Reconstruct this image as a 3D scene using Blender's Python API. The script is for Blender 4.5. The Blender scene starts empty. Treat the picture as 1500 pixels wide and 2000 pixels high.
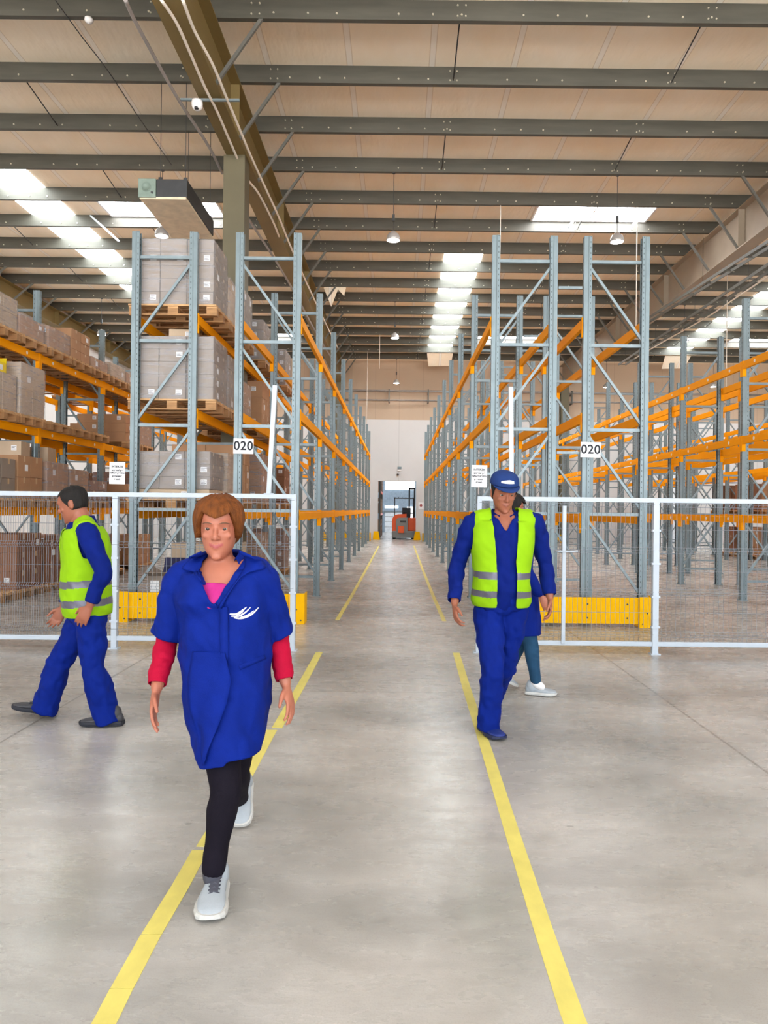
import bpy, bmesh, math, random
from mathutils import Vector, Matrix, noise
from mathutils.bvhtree import BVHTree

random.seed(7)
SC = bpy.context.scene
COL = SC.collection
V = Vector
# ------------------------------------------------------------------ camera, world, exposure
F_PX, VPX, VPY, ROLL, EYE = 1400.0, 777.0, 996.0, 0.0110, 1.5
cam_d = bpy.data.cameras.new('camera')
cam = bpy.data.objects.new('camera', cam_d)
COL.objects.link(cam)
cam_d.sensor_fit = 'AUTO'
cam_d.sensor_width = 36.0
cam_d.lens = 36.0 * F_PX / 2000.0
cam_d.shift_x = -(VPX - 750.0) / 2000.0
cam_d.shift_y = -(1000.0 - VPY) / 2000.0
cam_d.clip_start, cam_d.clip_end = 0.05, 300
cam.matrix_world = Matrix.Translation((0, 0, EYE)) @ Matrix.Rotation(math.pi / 2, 4, 'X') @ Matrix.Rotation(ROLL, 4, 'Z')
SC.camera = cam

world = bpy.data.worlds.new('sky')
SC.world = world
world.use_nodes = True
# open hall end: pale overcast sky above, brighter lower half added to light the roof
_wt = world.node_tree
_g = _wt.nodes.new('ShaderNodeTexCoord')
_s = _wt.nodes.new('ShaderNodeSeparateXYZ')
_r = _wt.nodes.new('ShaderNodeMapRange')
_r.inputs[1].default_value, _r.inputs[2].default_value = -.03, .03
_m = _wt.nodes.new('ShaderNodeMix')
_m.data_type = 'RGBA'
_m.inputs[6].default_value = (11.8, 11.5, 11.0, 1)
_m.inputs[7].default_value = (3.5, 3.9, 4.3, 1)
_wt.links.new(_g.outputs['Generated'], _s.inputs[0])
_wt.links.new(_s.outputs[2], _r.inputs[0])
_wt.links.new(_r.outputs[0], _m.inputs[0])
_wt.links.new(_m.outputs[2], _wt.nodes['Background'].inputs[0])
_wt.nodes['Background'].inputs[1].default_value = 1.0
SC.view_settings.view_transform = 'Standard'
SC.view_settings.look = 'None'
SC.view_settings.gamma = 1.0
SC.view_settings.exposure = 0.22
SKY_E, LAMP_E = 17.0, 60.0          # daylight through roof lights, lamps

# ------------------------------------------------------------------ pixel helpers (1500 x 2000 frame) -> places in the hall
CR, SR = math.cos(ROLL), math.sin(ROLL)


def uw(px, py):
    dx, dy = px - VPX, VPY - py
    return dx * CR - dy * SR, dx * SR + dy * CR


def at(px, py, Y):
    u, w = uw(px, py)
    return V((u * Y / F_PX, Y, EYE + w * Y / F_PX))


def atz(px, py, z):
    u, w = uw(px, py)
    Y = F_PX * (z - EYE) / w
    return V((u * Y / F_PX, Y, z))


# ------------------------------------------------------------------ materials
def lin(h):
    h = h.lstrip('#')
    out = []
    for i in (0, 2, 4):
        c = int(h[i:i + 2], 16) / 255
        out.append(c / 12.92 if c <= .04045 else ((c + .055) / 1.055) ** 2.4)
    return tuple(out)


class NT:
    def __init__(s, m):
        s.t = m.node_tree
        s.n = s.t.nodes

    def new(s, k, **kw):
        x = s.n.new(k)
        for a, b in kw.items():
            setattr(x, a, b)
        return x

    def link(s, a, b):
        s.t.links.new(a, b)

    def math(s, op, a, b=None, c=None):
        x = s.n.new('ShaderNodeMath')
        x.operation = op
        for i, v in enumerate((a, b, c)):
            if v is None:
                continue
            if isinstance(v, (int, float)):
                x.inputs[i].default_value = v
            else:
                s.link(v, x.inputs[i])
        return x.outputs[0]

    def mix(s, fac, a, b):
        x = s.n.new('ShaderNodeMix')
        x.data_type = 'RGBA'
        for sock, v in ((x.inputs[0], fac), (x.inputs[6], a), (x.inputs[7], b)):
            if isinstance(v, (int, float)):
                sock.default_value = v
            elif isinstance(v, tuple):
                sock.default_value = v if len(v) == 4 else v + (1,)
            else:
                s.link(v, sock)
        return x.outputs[2]

    def noise(s, vec, scale, detail=3, rough=.55):
        x = s.n.new('ShaderNodeTexNoise')
        x.inputs['Scale'].default_value = scale
        x.inputs['Detail'].default_value = detail
        x.inputs['Roughness'].default_value = rough
        if vec is not None:
            s.link(vec, x.inputs['Vector'])
        return x.outputs['Fac']

    def ramp(s, fac, a, b):
        x = s.n.new('ShaderNodeMapRange')
        s.link(fac, x.inputs[0])
        x.inputs[1].default_value, x.inputs[2].default_value = a, b
        return x.outputs[0]

    def mapping(s, vec, scale):
        x = s.n.new('ShaderNodeMapping')
        x.inputs['Scale'].default_value = scale
        s.link(vec, x.inputs['Vector'])
        return x.outputs[0]

    def coord(s, k='Object'):
        return s.n.new('ShaderNodeTexCoord').outputs[k]


def mat(name, col, rough=.5, metal=0., var=.12, scale=6., stretch=(1, 1, 1), bump=0., bscale=None, spec=.5, coat=0.):
    m = bpy.data.materials.new(name)
    m.use_nodes = True
    t = NT(m)
    b = t.n['Principled BSDF']
    c = lin(col) if isinstance(col, str) else col
    b.inputs['Roughness'].default_value = rough
    b.inputs['Metallic'].default_value = metal
    b.inputs['Specular IOR Level'].default_value = spec
    b.inputs['Coat Weight'].default_value = coat
    co = t.mapping(t.coord(), stretch)
    f = t.noise(co, scale, 4)
    lo = tuple(max(0, x * (1 - var)) for x in c)
    hi = tuple(min(1, x * (1 + var)) for x in c)
    t.link(t.mix(t.ramp(f, .3, .7), lo, hi), b.inputs['Base Color'])
    if bump:
        bn = t.new('ShaderNodeBump')
        bn.inputs['Strength'].default_value = bump
        bn.inputs['Distance'].default_value = .02
        t.link(t.noise(co, bscale or scale * 3, 4), bn.inputs['Height'])
        t.link(bn.outputs[0], b.inputs['Normal'])
    return m


def emit(name, col, e):
    m = bpy.data.materials.new(name)
    m.use_nodes = True
    b = m.node_tree.nodes['Principled BSDF']
    b.inputs['Base Color'].default_value = (.8, .8, .8, 1)
    b.inputs['Emission Color'].default_value = col + (1,)
    b.inputs['Emission Strength'].default_value = e
    return m


def floor_mat():
    m = mat('polished_concrete', '#b9b3aa', .35, var=.03)
    t = NT(m)
    b = t.n['Principled BSDF']
    co = t.coord()
    sep = t.new('ShaderNodeSeparateXYZ')
    t.link(co, sep.inputs[0])
    big = t.noise(t.mapping(co, (.55, .9, 1)), .9, 5, .6)
    mid = t.noise(t.mapping(co, (1, 2.2, 1)), 3.0, 6, .65)
    fine = t.noise(t.mapping(co, (1, 3, 1)), 22, 4, .7)
    grit = t.noise(co, 160, 2, .6)
    c = t.mix(t.ramp(big, .36, .62), lin('#92908c'), lin('#bfbcb8'))
    c = t.mix(t.math('MULTIPLY', t.ramp(mid, .48, .8), .32), c, lin('#85807a'))
    c = t.mix(t.math('MULTIPLY', t.ramp(fine, .52, .8), .35), c, lin('#8a857d'))
    c = t.mix(t.math('MULTIPLY', t.ramp(grit, .45, .75), .25), c, lin('#7d786f'))
    warm = t.noise(t.mapping(co, (.8, .8, 1)), .5, 3)
    c = t.mix(t.math('MULTIPLY', t.ramp(warm, .45, .68), .22), c, lin('#b3a391'))
    # small dark scuffs
    sp = t.new('ShaderNodeTexVoronoi')
    sp.inputs['Scale'].default_value = 1.6
    t.link(t.mapping(co, (1, 1.7, 1)), sp.inputs['Vector'])
    spot = t.math('LESS_THAN', sp.outputs['Distance'], .028)
    c = t.mix(t.math('MULTIPLY', spot, .45), c, lin('#5c5850'))
    # saw-cut joints
    wob = t.math('MULTIPLY', t.math('SUBTRACT', mid, .5), .006)

    def joint(axis, off, step, w):
        d = t.math('ABSOLUTE', t.math('SUBTRACT', t.math('FLOORED_MODULO', t.math('ADD', t.math('ADD', axis, wob), -off + step / 2), step), step / 2))
        return t.math('LESS_THAN', d, w)
    j = t.math('MAXIMUM', joint(sep.outputs[0], 2.16, 4.66, .009), joint(sep.outputs[1], 5.9, 6.0, .006))
    c = t.mix(t.math('MULTIPLY', j, .7), c, lin('#5f5a54'))
    t.link(c, b.inputs['Base Color'])
    r = t.new('ShaderNodeMapRange')
    t.link(mid, r.inputs[0])
    r.inputs[1].default_value, r.inputs[2].default_value = .3, .75
    r.inputs[3].default_value, r.inputs[4].default_value = .23, .33
    t.link(r.outputs[0], b.inputs['Roughness'])
    bn = t.new('ShaderNodeBump')
    bn.inputs['Strength'].default_value = .08
    bn.inputs['Distance'].default_value = .01
    t.link(fine, bn.inputs['Height'])
    t.link(bn.outputs[0], b.inputs['Normal'])
    return m


def ceiling_mat():
    m = mat('roof_liner', '#e2c7a8', .6)
    t = NT(m)
    b = t.n['Principled BSDF']
    co = t.coord()
    sep = t.new('ShaderNodeSeparateXYZ')
    t.link(co, sep.inputs[0])
    x = t.math('FLOORED_MODULO', t.math('ADD', sep.outputs[0], .2), 1.4)
    d = t.math('ABSOLUTE', t.math('SUBTRACT', x, .7))
    tape = t.math('LESS_THAN', d, .045)
    edge = t.math('LESS_THAN', t.math('ABSOLUTE', t.math('SUBTRACT', d, .05)), .007)
    big = t.noise(t.mapping(co, (1, .5, 1)), 1.3, 4)
    c = t.mix(t.ramp(big, .3, .7), lin('#f8e6cb'), lin('#fdf1de'))
    c = t.mix(t.math('MULTIPLY', tape, .6), c, lin('#f6f1ea'))
    c = t.mix(t.math('MULTIPLY', edge, .4), c, lin('#b79a78'))
    t.link(c, b.inputs['Base Color'])
    bn = t.new('ShaderNodeBump')
    bn.inputs['Strength'].default_value = .5
    bn.inputs['Distance'].default_value = .06
    t.link(t.noise(t.mapping(co, (2.5, .9, 1)), 1.6, 3), bn.inputs['Height'])
    t.link(bn.outputs[0], b.inputs['Normal'])
    return m


def upright_mat():
    m = mat('galvanised_perforated', '#79878c', .42, .35, var=.10, scale=9, stretch=(1, 1, .6))
    t = NT(m)
    b = t.n['Principled BSDF']
    src = b.inputs['Base Color'].links[0].from_socket
    co = t.coord()
    sep = t.new('ShaderNodeSeparateXYZ')
    t.link(co, sep.inputs[0])
    geo = t.new('ShaderNodeTexCoord').outputs['Normal']
    sn = t.new('ShaderNodeSeparateXYZ')
    t.link(geo, sn.inputs[0])
    z = t.math('ABSOLUTE', t.math('SUBTRACT', t.math('FLOORED_MODULO', sep.outputs[2], .075), .0375))
    zok = t.math('LESS_THAN', z, .011)
    ok1 = t.math('MULTIPLY', t.math('LESS_THAN', t.math('ABSOLUTE', t.math('SUBTRACT', t.math('ABSOLUTE', sep.outputs[1]), .018)), .006), t.math('GREATER_THAN', t.math('ABSOLUTE', sn.outputs[0]), .7))
    ok2 = t.math('MULTIPLY', t.math('LESS_THAN', t.math('ABSOLUTE', t.math('ADD', sep.outputs[0], .032)), .0055), t.math('GREATER_THAN', t.math('ABSOLUTE', sn.outputs[1]), .7))
    h = t.math('MULTIPLY', zok, t.math('MAXIMUM', ok1, ok2))
    t.link(t.mix(t.math('MULTIPLY', h, .8), src, lin('#3a4345')), b.inputs['Base Color'])
    return m


def wall_mat(name, col, step, horiz=True, bump=.1):
    m = mat(name, col, .55, var=.03, scale=.8)
    t = NT(m)
    b = t.n['Principled BSDF']
    src = b.inputs['Base Color'].links[0].from_socket
    sep = t.new('ShaderNodeSeparateXYZ')
    t.link(t.coord(), sep.inputs[0])
    x = t.math('FLOORED_MODULO', sep.outputs[0], step)
    l = t.math('LESS_THAN', x, .03)
    if horiz:
        l = t.math('MAXIMUM', l, t.math('LESS_THAN', t.math('FLOORED_MODULO', sep.outputs[2], 1.5), .02))
    dark = tuple(v * .72 for v in (lin(col) if isinstance(col, str) else col))
    t.link(t.mix(t.math('MULTIPLY', l, .5), src, dark), b.inputs['Base Color'])
    return m


def film_mat():
    m = bpy.data.materials.new('stretch_film')
    m.use_nodes = True
    t = NT(m)
    b = t.n['Principled BSDF']
    out = t.n['Material Output']
    b.inputs['Base Color'].default_value = (.62, .61, .65, 1)
    b.inputs['Roughness'].default_value = .18
    co = t.coord()
    st = t.noise(t.mapping(co, (1.3, 1.3, 9)), 3.2, 6, .7)
    bn = t.new('ShaderNodeBump')
    bn.inputs['Strength'].default_value = .7
    bn.inputs['Distance'].default_value = .015
    t.link(st, bn.inputs['Height'])
    t.link(bn.outputs[0], b.inputs['Normal'])
    tr = t.new('ShaderNodeBsdfTransparent')
    mx = t.new('ShaderNodeMixShader')
    fac = t.new('ShaderNodeMapRange')
    t.link(st, fac.inputs[0])
    fac.inputs[1].default_value, fac.inputs[2].default_value = .35, .72
    fac.inputs[3].default_value, fac.inputs[4].default_value = .08, .52
    t.link(fac.outputs[0], mx.inputs[0])
    t.link(tr.outputs[0], mx.inputs[1])
    t.link(b.outputs[0], mx.inputs[2])
    t.link(mx.outputs[0], out.inputs['Surface'])
    return m


def cloth_mat(name, col, rough=.75, var=.12, scale=9):
    m = mat(name, col, rough, var=var, scale=scale, bump=.25, bscale=420, spec=.12)
    return m


def wood_mat(name, col):
    return mat(name, col, .75, var=.22, scale=5, stretch=(1.2, 9, 9), bump=.15)


M = {}
M['floor'] = floor_mat()
M['ceiling'] = ceiling_mat()
M['upright'] = upright_mat()
M['galv'] = mat('galvanised_steel', '#808d92', .42, .35, var=.10, scale=8)
M['galv_dark'] = mat('grey_brace', '#66655f', .55, .15, var=.1, scale=8)
M['orange'] = mat('orange_powder_coat', '#ffa300', .6, var=.04, scale=2, spec=.1)
M['sticker'] = mat('white_sticker', '#efe3d6', .5, var=.03)
M['guard'] = mat('yellow_guard_paint', '#f5b800', .6, var=.04, scale=3, spec=.1)
M['tape'] = mat('yellow_floor_tape', '#dccf6c', .6, var=.08, scale=14, stretch=(1, .6, 1))
M['fence'] = mat('white_powder_coat', '#bcc6d1', .4, var=.03)
M['wire'] = mat('white_wire', '#878e97', .4, var=.03)
M['purlin'] = mat('purlin_steel', '#504e46', .6, .1, var=.18, scale=2.5, stretch=(.4, 3, 3))
M['bolt'] = mat('bolt_zinc', '#cfcab9', .35, .6)
M['rafter'] = mat('rafter_olive', '#7c693f', .55, .05, var=.07, scale=2)
M['column'] = mat('column_olive', '#625b45', .55, .05, var=.06, scale=2)
M['rafter_r'] = mat('rafter_taupe', '#9c8f7e', .55, .05, var=.06, scale=2)
M['wall_white'] = wall_mat('wall_white', '#d3d0ce', 6.0, False)
M['wall_upper'] = wall_mat('wall_beige_dimmed', '#bfa68d', 1.2, False)  # upper panels: beige also has dimmer, warmer light under the roof painted in
M['sky'] = emit('daylight_panel', (.90, .98, 1.0), SKY_E)
M['sky_vent'] = emit('daylight_dome', (.93, .95, 1.0), SKY_E * 1.3)
M['sky_fill'] = emit('fill_panel_front', (.93, .96, 1.0), 5.5)  # added glow for the unseen roof panels that brighten the near floor
M['sky_hall'] = emit('daylight_next_hall', (.90, .95, 1.0), 4.5)
M['lamp'] = emit('lamp_glow', (1.0, .97, .95), LAMP_E)
M['lamp_shell'] = mat('lamp_aluminium', '#b4b1b0', .35, .3)
M['black'] = mat('black_plastic', '#26262a', .5, var=.1)
M['dark'] = mat('dark_metal', '#3f4042', .5, .3)
M['white'] = mat('white_plastic', '#eceaea', .45, var=.03)
M['paper'] = mat('white_paper', '#f2f2f4', .7, var=.02)
M['ink'] = mat('black_ink', '#1c1e28', .7, var=.05)
M['ink_grey'] = mat('grey_ink', '#565a64', .7, var=.05)
M['cable'] = mat('pale_cable', '#e6dcd0', .6, var=.06)
M['conduit'] = mat('grey_conduit', '#9a9490', .45, .3)
M['wood'] = wood_mat('pallet_wood', '#c79d6f')
M['wood2'] = wood_mat('pallet_wood_dark', '#a67c52')
M['film'] = film_mat()
M['kraft'] = mat('kraft_board', '#b58a66', .75, var=.07, scale=4)
M['kraft_grey'] = mat('grey_board', '#94867a', .75, var=.06, scale=4)
M['kraft_pale'] = mat('pale_board', '#c3ac92', .75, var=.06, scale=4)
M['kraft_dark'] = mat('dark_board', '#8a5f45', .75, var=.08, scale=4)
M['board_tape'] = mat('carton_tape', '#c9a983', .35, var=.04)
M['blue_liner'] = mat('blue_liner', '#1f2350', .5)
M['bin'] = mat('yellow_bin', '#f2d406', .4, var=.03)
M['truck_orange'] = mat('truck_orange', '#e8591c', .4, var=.05)
M['truck_grey'] = mat('truck_grey', '#83827f', .45, var=.05)
M['blue_steel'] = mat('corrugated_blue_grey', '#9fb0bf', .5, .1)
M['shutter'] = mat('white_shutter', '#dfe5ea', .5)
M['blue'] = cloth_mat('blue_workwear', '#041f78', .75)
M['blue2'] = cloth_mat('blue_trousers', '#041b6c', .75)
M['hivis'] = cloth_mat('hi_vis_yellow', '#8cbc12', .65, .04)
M['reflex'] = mat('reflective_band', '#605e6c', .35, .2, var=.06)
M['red'] = cloth_mat('red_jersey', '#a80830', .7)
M['pink'] = cloth_mat('magenta_top', '#b02c78', .7)
M['black_knit'] = cloth_mat('black_leggings', '#16121c', .8)
M['teal'] = cloth_mat('dark_teal_trousers', '#274a68', .75)
M['skin_w'] = mat('skin_warm', '#a9664f', .5, var=.06, scale=12)
M['skin_m'] = mat('skin_tan', '#985a43', .5, var=.06, scale=12)
M['lip'] = mat('lip_red', '#a2504f', .45)
M['lip_m'] = mat('lip_brown', '#8a4e3e', .5)
M['brow'] = mat('brow_brown', '#6d4a36', .7)
M['hair_b'] = mat('hair_auburn', '#6b3a14', .6, spec=.2, var=.35, scale=10, stretch=(6, 6, 1), bump=.5, bscale=40)
M['hair_d'] = mat('hair_dark', '#1d1a19', .6, spec=.2, var=.3, scale=10, stretch=(6, 6, 1), bump=.4, bscale=40)
M['eye'] = mat('eye_white', '#98918a', .3, var=.02)
M['iris'] = mat('iris_brown', '#35261d', .2)
M['shoe_w'] = mat('white_trainer', '#a2aab2', .6, var=.05, scale=20, bump=.1, bscale=260)
M['sole'] = mat('white_sole', '#c4c4c1', .5, var=.03)
M['shoe_b'] = mat('blue_shoe', '#142a74', .55, var=.1, scale=15)
M['sole_b'] = mat('navy_sole', '#1a2348', .5)
M['shoe_g'] = mat('charcoal_shoe', '#3a3a3f', .6)
M['lace'] = mat('grey_lace', '#42434e', .7)
M['cap'] = cloth_mat('navy_cap', '#22386e', .75)


# ------------------------------------------------------------------ mesh builder
class MB:
    def __init__(s):
        s.v, s.f, s.m, s.sm = [], [], [], []

    def add(s, vs, fs, m=0, smooth=False):
        o = len(s.v)
        s.v += [tuple(p) for p in vs]
        for f in fs:
            s.f.append(tuple(i + o for i in f))
            s.m.append(m)
            s.sm.append(smooth)
        return s

    def box(s, x0, x1, y0, y1, z0, z1, m=0):
        vs = [(x, y, z) for z in (z0, z1) for y in (y0, y1) for x in (x0, x1)]
        return s.add(vs, [(0, 2, 3, 1), (4, 5, 7, 6), (0, 1, 5, 4), (1, 3, 7, 5), (3, 2, 6, 7), (2, 0, 4, 6)], m)

    def cbox(s, c, d, m=0):
        return s.box(c[0] - d[0] / 2, c[0] + d[0] / 2, c[1] - d[1] / 2, c[1] + d[1] / 2, c[2] - d[2] / 2, c[2] + d[2] / 2, m)

    def chbox(s, x0, x1, y0, y1, z0, z1, b, m=0):
        """a box with chamfered edges"""
        bm = bmesh.new()
        bmesh.ops.create_cube(bm, size=1)
        for w in bm.verts:
            w.co = V(((x0 + x1) / 2 + w.co.x * (x1 - x0), (y0 + y1) / 2 + w.co.y * (y1 - y0), (z0 + z1) / 2 + w.co.z * (z1 - z0)))
        bmesh.ops.bevel(bm, geom=bm.edges[:] , offset=b, segments=2, profile=.5, affect='EDGES')
        bm.verts.index_update()
        s.add([w.co[:] for w in bm.verts], [[w.index for w in f.verts] for f in bm.faces], m)
        bm.free()
        return s

    def bar(s, p, q, w, h, m=0, up=V((0, 0, 1))):
        p, q = V(p), V(q)
        d = (q - p).normalized()
        a = d.cross(up)
        if a.length < 1e-4:
            a = d.cross(V((0, 1, 0)))
        a.normalize()
        b = a.cross(d).normalized()
        vs = [e + a * (i * w / 2) + b * (j * h / 2) for e in (p, q) for i, j in ((-1, -1), (1, -1), (1, 1), (-1, 1))]
        return s.add(vs, [(3, 2, 1, 0), (4, 5, 6, 7), (0, 1, 5, 4), (1, 2, 6, 5), (2, 3, 7, 6), (3, 0, 4, 7)], m)

    def tube(s, pts, r, n=8, m=0, cap=True, smooth=True):
        pts = [V(p) for p in pts]
        rs = r if isinstance(r, (list, tuple)) else [r] * len(pts)
        a = None
        vs, fs = [], []
        for i, p in enumerate(pts):
            d = (pts[min(i + 1, len(pts) - 1)] - pts[max(i - 1, 0)]).normalized()
            if a is None:
                a = d.cross(V((0, 0, 1)))
                if a.length < 1e-3:
                    a = d.cross(V((0, 1, 0)))
            a = (a - d * a.dot(d)).normalized()
            b = d.cross(a)
            for k in range(n):
                t = 2 * math.pi * k / n
                vs.append(p + (a * math.cos(t) + b * math.sin(t)) * rs[i])
        for i in range(len(pts) - 1):
            for k in range(n):
                k2 = (k + 1) % n
                fs.append((i * n + k, i * n + k2, (i + 1) * n + k2, (i + 1) * n + k))
        s.add(vs, fs, m, smooth)
        if cap:
            o = len(s.v) - len(vs)
            s.f += [tuple(o + k for k in reversed(range(n))), tuple(o + len(vs) - n + k for k in range(n))]
            s.m += [m, m]
            s.sm += [False, False]
        return s

    def cyl(s, c, r, h, n=20, m=0, axis=V((0, 0, 1))):
        c = V(c)
        return s.tube([c - axis * (h / 2), c + axis * (h / 2)], r, n, m)

    def rings(s, rings, m=0, smooth=True, cap=True):
        n = len(rings[0])
        vs = [p for r in rings for p in r]
        fs = []
        for i in range(len(rings) - 1):
            for k in range(n):
                k2 = (k + 1) % n
                fs.append((i * n + k, i * n + k2, (i + 1) * n + k2, (i + 1) * n + k))
        if cap:
            fs.append(tuple(reversed(range(n))))
            fs.append(tuple((len(rings) - 1) * n + k for k in range(n)))
        return s.add(vs, fs, m, smooth)

    def lathe(s, prof, c=(0, 0, 0), n=24, m=0):
        c = V(c)
        return s.rings([[c + V((r * math.cos(2 * math.pi * k / n), r * math.sin(2 * math.pi * k / n), z)) for k in range(n)] for r, z in prof], m)

    def ribbon(s, path, t, z0, z1, m=0, axis='z'):
        """thin bent sheet: a 2D path extruded along an axis"""
        P = [V(p) for p in path]
        L, R = [], []
        for i in range(len(P)):
            a = (P[i] - P[i - 1]).normalized() if i else (P[1] - P[0]).normalized()
            b = (P[i + 1] - P[i]).normalized() if i < len(P) - 1 else a
            n = V((-(a + b).y, (a + b).x))
            n = n.normalized()
            k = t / 2 / max(.4, n.dot(V((-a.y, a.x))))
            L.append(P[i] + n * k)
            R.append(P[i] - n * k)
        loop = L + R[::-1]
        n = len(loop)

        def up(p, z):
            return (p.x, p.y, z) if axis == 'z' else (z, p.x, p.y)
        vs = [up(p, z0) for p in loop] + [up(p, z1) for p in loop]
        fs = [(k, (k + 1) % n, n + (k + 1) % n, n + k) for k in range(n)]
        h = len(P)
        for i in range(h - 1):
            fs.append((i, n - 1 - i, n - 2 - i, i + 1))
            fs.append((n + i + 1, 2 * n - 2 - i, 2 * n - 1 - i, n + i))
        return s.add(vs, fs, m)

    def mesh(s, name, mats):
        me = bpy.data.meshes.new(name)
        me.from_pydata(s.v, [], s.f)
        for x in (mats if isinstance(mats, (list, tuple)) else [mats]):
            me.materials.append(x)
        me.polygons.foreach_set('material_index', s.m)
        me.polygons.foreach_set('use_smooth', s.sm)
        bm = bmesh.new()
        bm.from_mesh(me)
        bmesh.ops.recalc_face_normals(bm, faces=bm.faces[:])
        bm.to_mesh(me)
        bm.free()
        me.update()
        return me

    def build(s, name, mats, parent=None, loc=(0, 0, 0)):
        return place(name, s.mesh(name, mats), parent, loc)


def place(name, me, parent=None, loc=(0, 0, 0), rot=None):
    o = bpy.data.objects.new(name, me)
    COL.objects.link(o)
    o.location = loc
    if rot is not None:
        o.rotation_euler = rot
    if parent is not None:
        o.parent = parent
    return o


def tag(o, label, cat, group=None, kind=None):
    o['label'] = label
    o['category'] = cat
    if group:
        o['group'] = group
    if kind:
        o['kind'] = kind
    return o


def thing(name, label, cat, loc=(0, 0, 0), group=None, rot=None):
    o = place(name, None, None, loc, rot)
    return tag(o, label, cat, group)


def struct(o, label=None):
    o['kind'] = 'structure'
    if label:
        o['label'] = label
    return o


ORD = ['first', 'second', 'third', 'fourth', 'fifth', 'sixth', 'seventh', 'eighth', 'ninth', 'tenth', 'eleventh', 'twelfth',
       'thirteenth', 'fourteenth', 'fifteenth', 'sixteenth', 'seventeenth', 'eighteenth', 'nineteenth', 'twentieth']

# ------------------------------------------------------------------ the hall
XL, XR, YB, YF, HC = -13.08, 19.5, -13.0, 36.0, 9.1
PUR_Z = 8.8          # underside of the purlins
PY = [10.68 + 1.6 * k for k in range(-14, 16)]

mb = MB().box(XL, XR, YB, 52.0, -.2, 0)
struct(mb.build('floor', M['floor']))
mb = MB().box(XL, XR, YB, YF, HC, HC + .15)
struct(mb.build('ceiling', M['ceiling']))
mb = MB().box(XL - .2, XL, YB, YF, 0, HC)
struct(mb.build('wall_left', M['wall_white']))
mb = MB().box(XR, XR + .2, YB, YF, 0, HC)
struct(mb.build('wall_right', M['wall_white']))
# far wall with the opening into the next hall
DX0, DX1, DZ = -1.02, .93, 2.98
SEAM = 5.95
mb = MB()
mb.box(XL, DX0, YF, YF + .25, 0, SEAM)
mb.box(DX1, XR, YF, YF + .25, 0, SEAM)
mb.box(DX0, DX1, YF, YF + .25, DZ, SEAM)
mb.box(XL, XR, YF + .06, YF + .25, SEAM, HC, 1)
mb.box(XL, XR, YF + .02, YF + .06, SEAM - .02, SEAM + .08, 0)
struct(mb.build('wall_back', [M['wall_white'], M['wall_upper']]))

# purlins
for i, y in enumerate(PY):
    mb = MB()
    # Z section: web towards the door side, flanges both ways
    mb.ribbon([(y + .09, PUR_Z + .298), (y, PUR_Z + .298), (y, PUR_Z + .004), (y + .075, PUR_Z + .004), (y + .075, PUR_Z + .025)], .008, XL, XR, axis='x')
    if y > 9:
        rb = random.Random(i)
        x = XL + .5
        while x < XR - .3:
            for dx, dz in ((0, .08), (.43, .08), (1.35, .08)):
                mb.cyl((x + dx, y - .012, PUR_Z + dz), .016, .018, 6, 1, V((0, 1, 0)))
            x += 1.86
        for x0 in (-2.2, -3.7, 7.3, 8.9, .87, 4.6):
            for dx in (-.06, .06):
                for dz in (.06, .22):
                    mb.cyl((x0 + dx, y - .012, PUR_Z + dz), .014, .018, 6, 1, V((0, 1, 0)))
    struct(mb.build('ceiling_beam', [M['purlin'], M['bolt']]), 'dark steel roof purlin crossing the whole hall under the pale liner')
# sag rods between purlins
for xr in (-10.4, -6.67, .87, 4.6, 12.1):
    for i in range(len(PY) - 1):
        if PY[i] < 9 or (i + (1 if xr < 0 else 0)) % 2:
            continue
        mb = MB().tube([(xr, PY[i] + .02, PUR_Z + .28), (xr, PY[i + 1], PUR_Z + .07)], .011, 6)
        struct(mb.build('ceiling_beam_rod', M['dark']))


def rafter(xc, m, y0, y1, name, zb=7.8, w=.36):
    mb = MB()
    zt = PUR_Z - .02
    mb.box(xc - w / 2, xc + w / 2, y0, y1, zb, zb + .025)
    mb.box(xc - w / 2, xc + w / 2, y0, y1, zt - .02, zt)
    mb.box(xc - .009, xc + .009, y0, y1, zb + .025, zt - .02)
    y = PY[0] + 4.8
    while y < y1:
        if y > y0:
            mb.box(xc - w / 2 + .02, xc + w / 2 - .02, y, y + .014, zb + .025, zt - .02)
        y += 4.8
    return struct(mb.build(name, m))


rafter(-2.95, M['rafter'], YB, YF, 'ceiling_beam_girder')
rafter(8.2, M['rafter_r'], YB, YF, 'ceiling_beam_girder')
rafter(XL + .22, M['rafter'], YB, YF, 'ceiling_beam_girder', 8.2)
# knee braces from the purlins down to the girders
for xc, sides in ((-2.95, (1,)), (8.2, (-1, 1)), (XL + .22, (1,))):
    for i, y in enumerate(PY):
        if y < 9.5:
            continue
        for sd in sides:
            mb = MB().bar((xc + sd * .86, y + .03, PUR_Z + .05), (xc + sd * .16, y + .03, (8.24 if xc < -9 else 7.84)), .05, .05)
            struct(mb.build('ceiling_beam_brace', M['galv_dark']))
# columns
for xc, yc in ((-2.985, 12.98), (8.2, 35.6), (-2.95, 35.6)):
    mb = MB()
    mb.box(xc - .19, xc + .19, yc - .2, yc - .182, 0, 7.8)
    mb.box(xc - .19, xc + .19, yc + .182, yc + .2, 0, 7.8)
    mb.box(xc - .008, xc + .008, yc - .182, yc + .182, 0, 7.8)
    for z in (7.45, 7.7):
        mb.box(xc - .17, xc + .17, yc - .182, yc + .182, z, z + .012)
    mb.box(xc - .24, xc + .24, yc - .25, yc + .25, 0, .02)
    if yc < 20:   # boxed in as the picture shows
        mb.box(xc - .19, xc - .175, yc - .182, yc + .182, 0, 7.8)
        mb.box(xc + .175, xc + .19, yc - .182, yc + .182, 0, 7.8)
    struct(mb.build('pillar', M['column']))

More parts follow.
